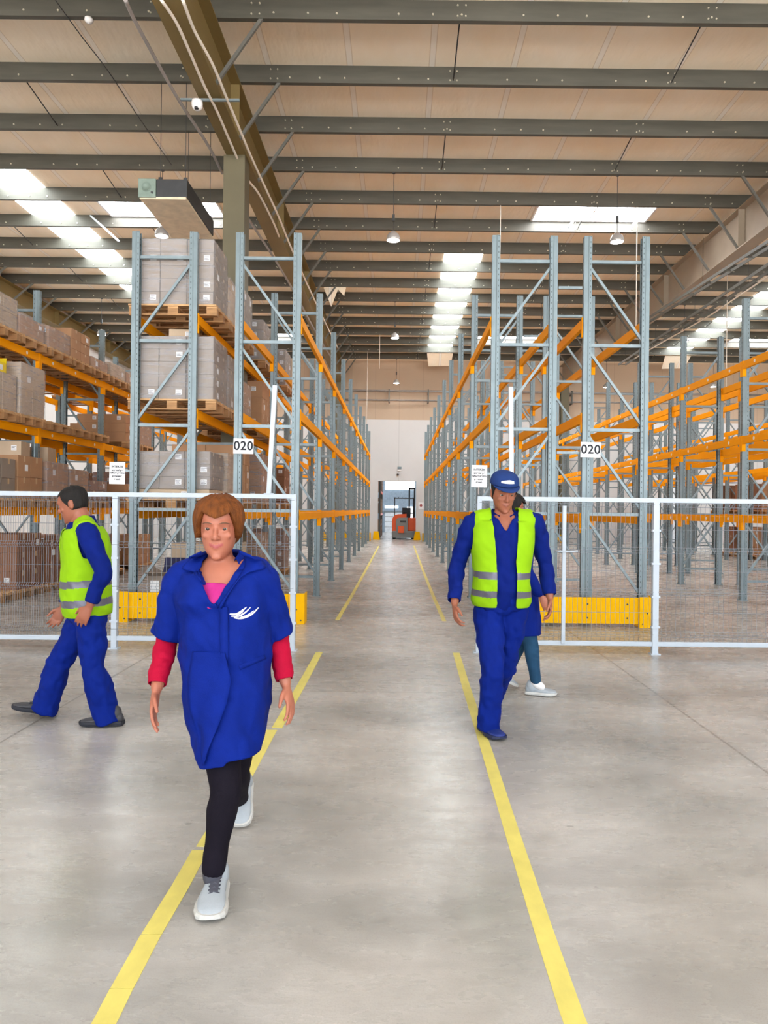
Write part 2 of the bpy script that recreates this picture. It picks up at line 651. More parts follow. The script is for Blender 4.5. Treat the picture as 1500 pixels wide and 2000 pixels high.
# roof lights: translucent strips between the purlins, and vent domes; unseen near ones added for fill
nwin = [0]


def roof_light(x0, x1, y0, y1, m, frame=True):
    nwin[0] += 1
    mb = MB()
    mb.box(x0, x1, y0, y1, HC - .012, HC - .002, 0)
    if frame:
        for a in ((x0 - .05, x0, y0, y1), (x1, x1 + .05, y0, y1), (x0 - .05, x1 + .05, y0 - .05, y0), (x0 - .05, x1 + .05, y1, y1 + .05)):
            mb.box(*a, HC - .05, HC - .001, 1)
        mb.box((x0 + x1) / 2 - .015, (x0 + x1) / 2 + .015, y0, y1, HC - .03, HC - .012, 1)
    return struct(mb.build('window_%d' % nwin[0], [m, M['white']]))


for xs, ys in ((1.87, 18.9), (-9.05, 15.5), (12.9, 18.9)):
    for i in range(len(PY) - 1):
        a, b = PY[i] + .1, PY[i + 1] - .01
        if ys < a < 33 or -11 < a < 5:  # near strips lie out of view, added to light the floor
            roof_light(xs - .56, xs + .56, a, b, M['sky'] if a > 8 else M['sky_fill'], False)
for xs in (-6.05, 4.87, 15.9):
    for y in (-5.2, 6.0, 17.2, 30.0):
        roof_light(xs - 1.45, xs + 1.45, y, y + 1.42, M['sky_vent'] if y > 8 else M['sky_fill'])  # near vents are unseen too, added as overhead fill

# opener arms of the vent domes
for a, b in ((at(177, 421, 18.6), at(232, 471, 18.2)), (at(1268, 404, 18.6), at(1234, 442, 18.2)), (at(1137, 404, 18.6), at(1111, 444, 18.2))):
    struct(MB().bar(a, b, .05, .04).build('window_opener_frame', M['fence']))
# pipes along the far wall
for z, r in ((7.42, .05), (6.96, .04)):
    mb = MB().tube([(XL + .1, YF - .35, z), (XR - .1, YF - .35, z)], r, 8)
    o = tag(mb.build('wall_pipe', M['conduit']), 'long %s horizontal pipe running along the far wall' % ('upper' if z > 7.2 else 'lower'), 'pipe', 'pipes on the far wall')
for k, x in enumerate((-6.9, -3.6, -.5, 1.45, 5.0, 8.6)):
    mb = MB().box(x - .03, x + .03, YF - .4, YF + .06, 7.3, 7.36)
    mb.box(x - .03, x + .03, YF - .42, YF - .3, 6.85, 7.5)
    mb.box(x - .03, x + .03, YF - .4, YF + .06, 6.85, 6.9)
    struct(mb.build('wall_bracket', M['galv_dark']))

# ------------------------------------------------------------------ the next hall seen through the opening
YN = 48.0
mb = MB()
for i in range(60):
    x = -3.2 + i * .12
    mb.box(x, x + .06, YN - .03, YN + .05, 0, 5)
mb.box(-3.4, 4.2, YN + .02, YN + .1, 0, 5)
struct(mb.build('wall_next_hall', M['blue_steel']))
struct(MB().box(-3.4, -3.3, YF + .25, YN, 0, 5).box(4.1, 4.2, YF + .25, YN, 0, 5).box(-3.4, 4.2, YF + .25, YN, 4.9, 5).build('wall_next_hall_side', M['wall_white']))
struct(MB().box(-.86, 1.1, YN - .06, YN - .04, 2.86, 3.5).build('window_91', M['sky_hall']))
struct(MB().box(-.86, .02, YN - .06, YN - .04, 1.62, 1.78).build('window_92', M['sky_hall']))
struct(MB().box(.62, 1.15, YN - .06, YN - .04, .5, 1.72).build('window_93', M['sky_hall']))
mb = MB().box(-.85, .45, YN - .1, YN - .035, 0, 1.4)
for z in (.35, .7, 1.05):
    mb.box(-.85, .45, YN - .108, YN - .1, z, z + .02, 1)
mb.box(-.95, .6, YN - .16, YN - .1, 1.34, 1.44, 2)
struct(mb.build('door_2', [M['shutter'], M['galv_dark'], M['galv']]))
for x in (-3.2, .6):
    struct(MB().box(x, x + 2.2, 40, 46, 4.87, 4.89).build('window_%d' % (94 + int(x > 0)), M['sky_hall']))  # unseen glowing ceiling panels, added to light the next hall
# door jamb lining
mb = MB().box(DX0 - .03, DX0 + .02, YF - .02, YF + .27, 0, DZ).box(DX1 - .02, DX1 + .03, YF - .02, YF + .27, 0, DZ).box(DX0 - .03, DX1 + .03, YF - .02, YF + .27, DZ - .04, DZ + .02)
struct(mb.build('door_1', M['wall_white']))
# pale door leaf on the far wall behind the right racks
mb = MB().box(13.5, 14.9, YF - .06, YF, 0, 4.3)
mb.box(13.42, 13.5, YF - .09, YF, 0, 4.38, 1).box(14.9, 14.98, YF - .09, YF, 0, 4.38, 1).box(13.42, 14.98, YF - .09, YF, 4.3, 4.38, 1)
mb.box(14.7, 14.76, YF - .11, YF - .06, 1.0, 1.2, 1)
struct(mb.build('door_3', [M['shutter'], M['galv_dark']]))

# wall-mounted little devices above the opening
t = thing('emergency_light', 'small grey box lamp on the far wall above the opening', 'lamp', (.06, YF - .005, 3.55))
MB().box(-.1, .1, -.06, 0, .02, .12).build('housing', M['galv'], t)
MB().box(-.1, .1, -.065, 0, -.1, -.01).build('lens', M['white'], t)
t = thing('wall_camera', 'tiny dark camera on the far wall right above the opening', 'camera', (-.02, YF - .005, 3.27))
MB().cyl((0, -.06, 0), .05, .12, 12, 0, V((0, 1, 0))).build('body', M['black'], t)
MB().box(-.015, .015, -.06, 0, .04, .1).build('bracket', M['white'], t)
for x, lab in ((-1.44, 'white notice with a triangle hanging at the far left rack end'), (1.16, 'small pale red notice on the wall right of the opening')):
    t = thing('wall_notice', lab, 'sign', (x, YF - .005 if x > 0 else 34.15, 1.72 if x > 0 else 1.9), 'notices by the far opening')
    MB().box(-.13, .13, -.012, 0, -.17, .17).build('plate', M['paper'], t)
    if x < 0:
        MB().add([(-.08, -.014, .06), (.08, -.014, .06), (0, -.014, -.1)], [(0, 2, 1)]).build('triangle', M['ink_grey'], t)
    else:
        MB().cyl((0, -.012, .02), .07, .01, 16, 0, V((0, 1, 0))).build('symbol', M['lip'], t)


# ------------------------------------------------------------------ pallet racks
BAY, PW, HTOP = 2.70, .10, 5.22
LEV = (1.41, 2.77, 4.06)
BH = .13
PATH = [(-.05, .026), (-.05, .045), (-.014, .045), (.0, .036), (.05, .036), (.05, -.036), (.0, -.036), (-.014, -.045), (-.05, -.045), (-.05, -.026)]
mb = MB().ribbon(PATH, .004, 0, HTOP)
ME_POST = mb.mesh('upright', M['upright'])
mb = MB().box(-.075, .075, -.06, .06, 0, .008)
for x, y in ((-.06, .045), (.06, -.045)):
    mb.cyl((x, y, .014), .012, .014, 6)
ME_FOOT = mb.mesh('foot_plate', M['galv'])
W_IN = .88
HZ = [.33, 1.47, 2.61, 3.75, 4.88]
mb = MB().ribbon([(-.018, -.02), (-.018, .02), (.018, .02), (.018, -.02)], .004, -W_IN / 2 + .03, W_IN / 2 - .03, axis='x')
ME_HB = mb.mesh('horizontal_brace', M['galv'])


def diag_mesh(sgn):
    a, b = V((-sgn * (W_IN / 2 - .05), 0, .03)), V((sgn * (W_IN / 2 - .05), 0, 1.11))
    m_ = MB().bar(a, b, .034, .034, 0, V((0, 1, 0)))
    return m_.mesh('diagonal_brace', M['galv'])


ME_DG = {1: diag_mesh(1), -1: diag_mesh(-1)}


def beam_mesh(full):
    m_ = MB()
    h = BAY / 2 - .004
    # stepped box section, its face at +x
    prof = [(-.042, -BH / 2), (.010, -BH / 2), (.010, BH / 2 - .03), (.004, BH / 2 - .026), (.004, BH / 2), (-.042, BH / 2)]
    n = len(prof)
    vs = [(x, y, z) for y in (-h, h) for x, z in prof]
    m_.add(vs, [(k, (k + 1) % n, n + (k + 1) % n, n + k) for k in range(n)] + [tuple(range(n))[::-1], tuple(range(n, 2 * n))])
    for sg in (-1, 1):
        y0, y1 = sorted((sg * h, sg * (h - .045)))
        m_.box(.0015, .013, y0, y1, -BH / 2 - .13, BH / 2 + .01)
        y0, y1 = sorted((sg * (h - .048), sg * (h - .043)))
        m_.box(-.05, .013, y0, y1, -BH / 2 - .13, BH / 2 + .01)
    if full:
        for y in (-.9, 0, .9):
            m_.cyl((.011, y, -.005), .028, .004, 12, 1, V((1, 0, 0)))
    return m_.mesh('beam', [M['orange'], M['sticker']])


ME_BEAM = beam_mesh(True)
ME_BEAM_B = beam_mesh(False)
FLIP = (0, 0, math.pi)


def rack(xb, xf, y0, nb, label, stickers=True, skip=()):
    """xb: x of the back face, xf: x of the aisle face; frames every BAY from y0."""
    sg = 1 if xf > xb else -1
    xc = (xb + xf) / 2
    r = thing('pallet_rack', label, 'rack', (xc, y0, 0), 'pallet racks')
    hw = W_IN / 2
    for i in range(nb + 1):
        y = i * BAY
        for s_ in (1, -1):
            p = place('upright', ME_POST, r, (s_ * (hw - .05), y, 0), (0, 0, 0) if s_ == 1 else FLIP)
            place('foot_plate', ME_FOOT, p)
        for z in HZ:
            place('horizontal_brace', ME_HB, r, (0, y, z))
        for k in range(4):
            place('diagonal_brace', ME_DG[-sg], r, (0, y, HZ[k]))
    for i in range(nb):
        for li, z in enumerate(LEV):
            if (i, li) in skip:
                continue
            place('beam', ME_BEAM if stickers else ME_BEAM_B, r, (sg * (hw), (i + .5) * BAY, z), (0, 0, 0) if sg == 1 else FLIP)
            place('beam', ME_BEAM_B, r, (-sg * (hw), (i + .5) * BAY, z), FLIP if sg == 1 else (0, 0, 0))
    return r


Y1 = 9.70
rack(-2.22, -1.34, Y1, 9, 'empty orange-beamed pallet rack lining the left side of the central aisle', False)
rack(-2.74, -3.62, Y1, 9, 'pallet rack with wrapped cartons standing around the brown pillar')
rack(2.12, 1.24, Y1, 9, 'empty pallet rack lining the central aisle behind the man in the cap', False)
rack(2.48, 3.36, Y1, 9, 'empty pallet rack bearing the right 020 sign, its frame behind the yellow guard')
rack(-7.10, -6.22, Y1, 9, 'loaded pallet rack at the left edge, full of brown cartons')
rack(6.81, 5.93, Y1, 9, 'empty pallet rack across the second aisle, its beams dotted with white stickers')
rack(7.17, 8.05, Y1, 9, 'empty pallet rack back to back behind the sticker-dotted one at the right edge')
rack(-7.62, -8.50, Y1 + 2 * BAY, 7, 'pallet rack behind the loaded left-edge rack, seen through its bays', False)
rack(11.48, 10.60, Y1 + 2 * BAY, 7, 'far-right pallet rack beyond the third aisle, facing it', False)
rack(11.84, 12.72, Y1 + 3 * BAY, 6, 'last pallet rack toward the right wall, mostly hidden by others', False)
# spacer ties between the back-to-back racks
for xa, xb in ((2.16, 2.44), (6.85, 7.13)):
    nm = {2.16: 'behind the man in the cap', 6.85: 'at the right edge'}[xa]
    for i in range(7):
        for z, zl in ((4.53, 'upper'), (2.3, 'lower')):
            mb = MB().bar((xa - .02, Y1 + i * BAY, z), (xb + .02, Y1 + i * BAY, z), .035, .035)
            tag(mb.build('rack_spacer', M['galv']), '%s steel spacer between the racks %s, %s frames' % (zl, nm, ORD[i]), 'spacer', 'spacers between the racks')


# ------------------------------------------------------------------ signs
def text_mesh(body, size, font_m, ext=.001, space=1.0, bold=0.):
    cu = bpy.data.curves.new('txt', 'FONT')
    cu.body = body
    cu.size = size
    cu.align_x = 'CENTER'
    cu.align_y = 'CENTER'
    cu.extrude = ext
    cu.offset = bold
    cu.space_character = space
    o = bpy.data.objects.new('txt', cu)
    COL.objects.link(o)
    dg = bpy.context.evaluated_depsgraph_get()
    me = bpy.data.meshes.new_from_object(o.evaluated_get(dg))
    bpy.data.objects.remove(o)
    me.materials.clear()
    me.materials.append(font_m)
    me.transform(Matrix.Rotation(math.pi / 2, 4, 'X'))
    return me


ME_020 = text_mesh('020', .168, M['ink'], .001, 1.06, .003)
for px, py, lab in ((475.5, 871.5, 'white 020 sign fixed to the rack next to the brown pillar'), (1153.5, 878.5, 'white 020 sign fixed to the rack above the right fence')):
    p = at(px, py, Y1 - .07)
    t = thing('aisle_sign', lab, 'sign', p, 'aisle number signs', (0, .011, 0))
    MB().box(-.135, .135, -.003, .003, -.102, .102).build('plate', M['paper'], t)
    place('number', ME_020, t, (0, -.0045, 0))
for px, py, lab in ((229, 924, 'white INTERZIS notice beside the carton-filled rack'), (936, 930, 'white INTERZIS notice beside the empty rack, left of the man in the cap')):
    p = at(px, py, Y1 - .06)
    t = thing('warning_notice', lab, 'sign', p, 'printed warning notices', (0, .011, 0))
    MB().box(-.105, .105, -.003, .003, -.148, .148).build('plate', M['paper'], t)
    MB().box(.06, .2, .003, .02, .02, .05).build('clip', M['galv'], t)
    for k, (s_, z, b) in enumerate((('INTERZIS', .085, .0012), ('accesul pe', .04, .0012), ('rafturi pentru', .002, .0012), ('persoane', -.04, .0012), ('neaut.', -.08, .0012))):
        place('text_line', text_mesh(s_, .034 if k else .036, M['ink'], .0008, 1.05, b), t, (0, -.0045, z))

# ------------------------------------------------------------------ yellow rack-end guards
def guard(x0, x1, y, label, h=.40):
    t = thing('rack_guard', label, 'guard', (0, y, 0), 'yellow rack guards')
    m_ = MB().ribbon([(.05, .05), (.0, .05), (.0, h - .03), (.012, h - .02), (.05, h - .02)], .006, x0 + .06, x1 - .06, axis='x')
    for x in [x0 + .35 + k * (x1 - x0 - .7) / 3 for k in range(4)]:
        for z in (.12, h - .1):
            m_.cyl((x, -.006, z), .012, .01, 8, 1, V((0, 1, 0)))
    m_.build('rail', [M['guard'], M['dark']], t)
    for x, s_ in ((x0, 1), (x1, -1)):
        a, b = sorted((x, x + s_ * .2))
        m_ = MB().ribbon([(a, .26), (a, .0), (b, .0)] if s_ == 1 else [(a, .0), (b, .0), (b, .26)], .007, .0, h)
        m_.box(a, b, .0, .26, 0, .008)
        for k in range(3):
            m_.cyl((a + .04 + k * .06, -.008, .05 + .14 * (k % 2)), .01, .01, 8, 1, V((0, 1, 0)))
        o = m_.build('end_post', [M['guard'], M['dark']], t, (0, -.035, 0))
    return t


guard(-3.70, -1.205, 9.36, 'yellow steel guard in front of the rack beside the brown pillar')
guard(1.10, 3.36, 9.36, 'yellow steel guard behind the right fence under the second 020 sign')
guard(-3.62, -1.30, 34.5, 'yellow guard at the far end of the central aisle, left side')
guard(1.20, 3.36, 34.5, 'yellow guard at the far end of the central aisle, right side')
guard(5.9, 8.05, 34.5, 'yellow guard at the far end of the empty right racks')
guard(-8.4, -6.2, 34.5, 'yellow guard at the far end of the loaded left rack')
for x, lab in ((DX0 - .08, 'yellow corner protector at the left jamb of the far opening'), (DX1 + .08, 'yellow corner protector at the right jamb of the far opening')):
    s_ = -1 if x < 0 else 1
    m_ = MB()
    a = [(x - s_ * .22, 0), (x + s_ * .14, 0), (x + s_ * .10, .42), (x - s_ * .14, .42)]
    m_.add([(p[0], yy, p[1]) for yy in (YF - .16, YF - .09) for p in a], [(0, 1, 2, 3), (7, 6, 5, 4), (0, 4, 5, 1), (1, 5, 6, 2), (2, 6, 7, 3), (3, 7, 4, 0)])
    m_.box(x - s_ * .02 - .03, x - s_ * .02 + .03, YF - .09, YF - .01, 0, .4)
    t = tag(m_.build('corner_protector', M['guard']), lab, 'guard', 'yellow jamb protectors')

# ------------------------------------------------------------------ white mesh fence
FY = 7.60
FT, FB = 1.655, 0.085


def fx(px, py=1100):
    return at(px, py, FY).x


def mesh_panel(x0, x1, parent):
    m_ = MB()
    z0, z1 = FB + .015, FT - .035
    n = int((x1 - x0) / .05)
    folds = (z0 + .11, z0 + .56, z0 + 1.0, z1 - .03)
    zs = [z0]
    for f in folds:
        zs += [f - .03, f, f + .03]
    zs = [z for z in zs if z < z1] + [z1]
    for i in range(n + 1):
        x = x0 + (x1 - x0) * i / n
        pts = [(x, FY - (.028 if any(abs(z - f) < .001 for f in folds) else 0), z) for z in zs]
        m_.tube(pts, .0024, 4, 0, False)
    for f in folds:
        for dz in (-.03, .03):
            m_.tube([(x0, FY, f + dz), (x1, FY, f + dz)], .0024, 4, 0, False)
        m_.tube([(x0, FY - .03, f), (x1, FY - .03, f)], .0024, 4, 0, False)
    for z in (z0 + .34, z0 + .78, z0 + 1.22):
        m_.tube([(x0, FY, z), (x1, FY, z)], .0024, 4, 0, False)
    return m_.build('mesh_panel', M['wire'], parent)


def fence(label, xs, x0, x1):
    t = thing('mesh_fence', label, 'fence', (0, 0, 0), 'white mesh fences')
    MB().chbox(x0, x1, FY - .025, FY + .025, FT - .05, FT, .006).build('top_rail', M['fence'], t)
    MB().chbox(x0, x1, FY - .022, FY + .022, FB, FB + .05, .006).build('bottom_rail', M['fence'], t)
    for x, w in xs:
        m_ = MB().chbox(x - w / 2, x + w / 2, FY - .03, FY + .03, .0, FT - .03, .006)
        m_.box(x - .05, x + .05, FY - .05, FY + .05, 0, .01)
        for z in (.28, .6, .95, 1.3):
            m_.box(x - w / 2 - .012, x + w / 2 + .012, FY - .036, FY + .01, z, z + .022)
        m_.build('post', M['fence'], t)
    b = [x0] + [x for x, w in xs if x0 + .1 < x < x1 - .1] + [x1]
    for a, c in zip(b, b[1:]):
        mesh_panel(a + .02, c - .02, t)
    return t


fence('white mesh fence left of the walkway with brown cartons behind it', [(fx(225), .06), (fx(573), .055), (fx(-140), .06)], fx(-220), fx(578))
tf = fence('white mesh gate and fence right of the walkway in front of empty racks', [(fx(935), .05), (fx(1280), .065), (fx(1640), .065)], fx(931), fx(1720))
xg = fx(1100)
MB().chbox(xg - .02, xg + .02, FY - .045, FY - .01, FB + .02, FT - .09, .005).build('gate_stile', M['fence'], tf)
MB().tube([(xg - .09, FY - .03, 1.085), (xg - .07, FY - .09, 1.085), (xg - .005, FY - .1, 1.085), (xg + .06, FY - .09, 1.085), (xg + .13, FY - .1, 1.09)], .009, 8).build('gate_handle', M['fence'], tf)
# tall slim white posts standing on the top rails of the fence
for a, b, lab in (((537.5, 753), (525, 964), 'tall leaning white post on the left fence rail, near the 020 sign'), ((997.5, 756), (999, 971), 'tall white post rising behind the man in the cap')):
    pa, pb = at(*a, FY), at(*b, FY)
    pb.z = FT + .001
    m_ = MB().bar(pb, pa, .046, .046, 0, V((0, 1, 0)))
    m_.box(pb.x - .05, pb.x + .05, FY - .025, FY + .025, FT, FT + .008)
    tag(m_.build('marker_post', M['fence']), lab, 'post', 'tall white posts')

# ------------------------------------------------------------------ floor tapes
def tape(pts, w, label):
    """pts: pixel points on the floor along the centre of the tape; breaks at None"""
    t = thing('floor_tape', label, 'floor tape', (0, 0, 0), 'yellow walkway tapes')
    seg = []
    k = 0
    for p in pts + [None]:
        if p is not None:
            seg.append(atz(p[0], p[1], 0.0))
            continue
        m_ = MB()
        n = len(seg)
        vs = []
        for i, q in enumerate(seg):
            d = (seg[min(i + 1, n - 1)] - seg[max(i - 1, 0)]).normalized()
            s_ = V((-d.y, d.x, 0)) * w / 2
            vs += [q + s_ + V((0, 0, .0015 + .0002 * k)), q - s_ + V((0, 0, .0015 + .0002 * k)), q + s_, q - s_]
        fs = []
        for i in range(n - 1):
            a = 4 * i
            fs += [(a, a + 4, a + 5, a + 1), (a, a + 2, a + 6, a + 4), (a + 1, a + 5, a + 7, a + 3)]
        fs += [(0, 1, 3, 2), (4 * n - 4, 4 * n - 2, 4 * n - 1, 4 * n - 3)]
        m_.add(vs, fs)
        m_.build('tape_strip', M['tape'], t)
        seg = []
        k += 1
    return t


tape([(175, 2047), (208, 1990), (237, 1932), None, (238, 1931), (295, 1826), None, (296, 1825), (352, 1732), (391, 1661), None, (399, 1654), (470, 1536), (531, 1426), None, (541, 1422), (600, 1318), (623.5, 1274)], .072,
     'yellow tape line on the concrete running under the woman in the blue coat')
tape([(1143, 2050), (1115, 1975), (1060, 1812), (1000, 1625), (955, 1480), (910, 1340), (891, 1275)], .070, 'yellow tape line on the concrete under the man in the cap')
tape([(658.5, 1211), (690, 1158), (724, 1096), (740, 1066)], .058, 'yellow tape line along the left racks beyond the fence gap')
tape([(867.5, 1213), (847, 1166), (826, 1114), (808.5, 1066)], .058, 'yellow tape line along the right racks beyond the fence gap')

# ------------------------------------------------------------------ high-bay lamps
LM_SH = MB().lathe([(.02, .21), (.05, .2), (.06, .17), (.105, .15), (.135, .1), (.15, .04), (.15, .0), (.138, .0), (.135, .03), (.02, .06)], n=28).mesh('lamp_housing', M['lamp_shell'])
LM_GL = MB().lathe([(.001, .006), (.125, .008), (.134, .014), (.125, .03), (.001, .03)], n=28).mesh('lamp_diffuser', M['lamp'])
LAMPS = [(768, 470, 3, 'round high-bay lamp hanging over the central aisle, nearest of the three there'),
         (316, 462, 3, 'round high-bay lamp hanging just under the grey heater box'),
         (1205, 473, 3, 'round high-bay lamp hanging below the bright vent above the right 020 rack'),
         (771, 661, 9, 'round high-bay lamp over the central aisle, middle of the three there'),
         (774, 749, 15, 'round high-bay lamp over the central aisle in front of the far wall'),
         (198, 655, 9, 'round high-bay lamp hanging above the brown cartons at the left edge'),
         (1337, 668, 9, 'round high-bay lamp glowing beside the right roof strip'),
         (1184, 757, 15, 'small far high-bay lamp seen between the right 020 rack uprights'),
         (1393, 756, 15, 'small far high-bay lamp above the orange beams at the right edge'),
         (487, 660, 9, 'high-bay lamp hidden behind the racks left of the central aisle'),
         (1057, 662, 9, 'high-bay lamp behind the empty racks right of the central aisle')]
for px, py, k, lab in LAMPS:
    y = 10.68 + 1.6 * k + .0375
    p = at(px, py, y)
    t = thing('high_bay_lamp', lab, 'lamp', p, 'round high-bay lamps')
    place('lamp_housing', LM_SH, t)
    place('lamp_diffuser', LM_GL, t)
    m_ = MB().tube([(0, 0, .19), (0, 0, PUR_Z - p.z + .008)], .006, 6)
    m_.box(-.03, .03, -.03, .03, .42, .56)
    m_.box(-.03, .03, -.03, .03, PUR_Z - p.z - .02, PUR_Z - p.z + .006)
    m_.build('cord', M['dark'], t)

# ------------------------------------------------------------------ heater box, camera, pipes and trays under the roof
p0 = at(318, 368, 12.22)
t = thing('unit_heater', 'grey box heater hanging from the roof beside the brown pillar', 'heater', p0)
w, h, dpt = .83, .32, 1.75
MB().chbox(-w / 2 + .3, w / 2, 0, dpt, -h / 2 + .02, h / 2, .01).build('casing', M['dark'], t)
m_ = MB().chbox(-w / 2, -w / 2 + .3, -.02, .3, -h / 2, h / 2, .01)
m_.lathe([(.085, 0), (.085, .012), (.07, .012), (.07, .004)], (0, 0, 0), 20)
for i in range(len(m_.v) - 80, len(m_.v)):
    x, y, z = m_.v[i]
    m_.v[i] = (x - w / 2 + .14, -.02 - z, y + .02)
m_.cyl((-w / 2 + .24, -.025, -.08), .02, .02, 10, 1, V((0, 1, 0)))
m_.build('burner_panel', [mat('burner_panel_grey', '#7f9086', .45), M['dark']], t)
MB().box(-w / 2 + .02, w / 2 - .02, .01, dpt, -h / 2 - .02, -h / 2 + .02).build('base_plate', mat('heater_base', '#dccbb0', .5), t)
for k, y in enumerate((.085, 1.685)):
    for x in (-w / 2 + .34, w / 2 - .06):
        MB().box(x - .03, x + .03, y, y + .03, h / 2, h / 2 + .07).tube([(x, y + .015, h / 2), (x, y + .015, PUR_Z - p0.z + .006)], .005, 6).build('hanger', M['dark'], t)
# dome camera on its bracket
p = atz(385, 206, 7.66)
t = thing('dome_camera', 'white dome camera on a bracket under the brown girder', 'camera', p)
MB().lathe([(.005, .07), (.08, .07), (.085, .02), (.08, -.02), (.055, -.06), (.005, -.075)], n=24).build('housing', M['white'], t)
MB().lathe([(.004, -.07), (.03, -.066), (.036, -.05), (.036, -.04)], (0, -.03, -.005), 16).build('lens', M['black'], t)
MB().box(-.25, .65, -.02, .02, .07, .1).build('bracket', M['galv'], t)


def run(name, pts, r, m, label, cat, group, n=6):
    m_ = MB().tube(pts, r, n)
    return tag(m_.build(name, m), label, cat, group)


def smooth_pts(P, k=5):
    P = [V(p) for p in P]
    out = []
    for i in range(len(P) - 1):
        a, b, c, d = P[max(i - 1, 0)], P[i], P[i + 1], P[min(i + 2, len(P) - 1)]
        for j in range(k):
            s_ = j / k
            out.append(.5 * ((2 * b) + (c - a) * s_ + (2 * a - 5 * b + 4 * c - d) * s_ ** 2 + (3 * b - 3 * c + d - a) * s_ ** 3))
    out.append(P[-1])
    return out


def zpts(px, z):
    return smooth_pts([atz(x, y, z) for x, y in px])


run('roof_cable', zpts([(315, 0), (345, 45), (372, 105), (400, 170), (425, 220), (455, 290), (480, 345), (505, 378), (532, 430), (545, 462)], 7.74), .022, M['cable'],
    'pale cable sagging along the brown girder, nearer its web side', 'cable', 'cables under the brown girder')
run('roof_cable', zpts([(357, 0), (380, 60), (415, 125), (440, 185), (465, 245), (490, 305), (515, 360), (545, 425), (565, 475), (600, 555), (640, 640), (660, 680)], 7.74), .022, M['cable'],
    'pale cable running the whole length under the brown girder to the far wall', 'cable', 'cables under the brown girder')
run('roof_conduit', zpts([(245, 0), (262, 38), (290, 90), (320, 145), (352, 200), (385, 250), (410, 290), (434, 338)], 7.7), .028, M['conduit'],
    'grey conduit bent along the left flank of the brown girder', 'conduit', 'conduits under the roof')
run('roof_conduit', zpts([(480, 420), (510, 465), (545, 520), (580, 580), (615, 645), (655, 712)], 7.72), .03, M['conduit'],
    'grey conduit under the brown girder behind the pillar', 'conduit', 'conduits under the roof')


run('roof_wire', zpts([(108, 0), (160, 72), (212, 140), (275, 235), (335, 322)], 8.78), .008, M['dark'], 'thin dark wire strung across the purlins at the upper left', 'cable', 'cables under the roof')
t = thing('smoke_detector', 'small white detector fixed under the first purlin at the upper left', 'detector', (atz(162, 24, 8.75).x, 10.72, PUR_Z))
MB().lathe([(.004, 0), (.06, 0), (.065, -.03), (.045, -.06), (.004, -.075)], n=18).build('housing', M['white'], t)
MB().box(-.03, .03, -.03, .03, 0, .006).build('base_plate', M['galv'], t)


def tray(p, q, label, w=.22):
    t = thing('cable_tray', label, 'cable tray', (0, 0, 0), 'hanging cable trays')
    p, q = V(p), V(q)
    s_ = V((w / 2, 0, 0))
    for sd, nm in ((-1, 'side_rail'), (1, 'side_rail')):
        MB().bar(p + s_ * sd, q + s_ * sd, .02, .075).build(nm, M['galv_dark'], t)
    m_ = MB()
    n = int((q - p).length / .9)
    for i in range(n + 1):
        c = p + (q - p) * (i / n)
        m_.bar(c - s_, c + s_, .03, .02)
    m_.build('rungs', M['galv_dark'], t)
    n = max(2, int((q - p).length / 3.0))
    for i in range(n + 1):
        c = p + (q - p) * (i / n)
        MB().tube([c + s_, V((c.x + w / 2, c.y, PUR_Z + .02))], .005, 5).build('hanger', M['dark'], t)
    return t


tray(atz(1560, 440, 7.45), atz(1240, 642, 7.45), 'upper galvanised cable tray hanging beside the right girder')
tray(atz(1600, 458, 7.1), atz(1215, 712, 7.1), 'lower galvanised cable tray hanging beside the right girder', .26)
run('roof_cable', zpts([(1560, 500), (1500, 540), (1440, 580), (1380, 620), (1300, 665), (1240, 700)], 7.0), .02, M['cable'], 'pale cable hanging under the lower cable tray', 'cable', 'cables under the trays')
# hanging ceiling patch by the roof strips
for xs, nm in ((1.87, 'central'), (12.9, 'right')):
    m_ = MB().add([(xs - .6, 33.2, 8.78), (xs + .6, 33.2, 8.78), (xs + .56, 33.9, 8.35), (xs - .5, 33.9, 8.32), (xs - .6, 33.2, 8.77), (xs + .6, 33.2, 8.77), (xs + .56, 33.9, 8.34), (xs - .5, 33.9, 8.31)],
                  [(0, 1, 2, 3), (7, 6, 5, 4), (0, 4, 5, 1), (1, 5, 6, 2), (2, 6, 7, 3), (3, 7, 4, 0)])
    tag(m_.build('liner_flap', M['ceiling']), 'sloping pale liner panel closing the far end of the %s roof strip' % nm, 'roof panel', 'liner panels')
# torn liner hanging beside the brown girder
a = [at(632, 562, 23.54), at(655, 549, 23.54), at(678, 552, 23.54), at(672, 578, 23.54), at(660, 565, 23.54), at(647, 599, 23.54)]
m_ = MB().add([p for p in a] + [p + V((0, .02, 0)) for p in a], [(0, 1, 4, 5), (1, 2, 3, 4), (11, 10, 7, 6), (10, 9, 8, 7), (0, 5, 11, 6), (5, 4, 10, 11), (4, 3, 9, 10), (3, 2, 8, 9), (2, 1, 7, 8), (1, 0, 6, 7)])
tag(m_.build('torn_liner', M['ceiling']), 'torn scrap of pale roof liner hanging beside the brown girder', 'liner scrap')
# thin hanging lines
for px, y0, y1, Y, lab in ((716, 690, 850, 33.12, 'thin pale pull cord hanging left of the middle lamp before the far wall'), (741, 655, 720, 29.92, 'short pale cord hanging above the central aisle'),
                           (1242, 470, 660, 17.12, 'thin pale cord hanging right of the right 020 rack'), (1418, 620, 790, 21.92, 'thin pale cord hanging above the right-edge beams'), (976, 480, 535, 17.12, 'short pale cord hanging beside the right rack top')):
    a, b = at(px, y0, Y), at(px, y1, Y)
    a.z = PUR_Z + .01
    a.x = b.x
    run('pull_cord', [a, b], .012, M['cable'], lab, 'cord', 'hanging cords', 5)


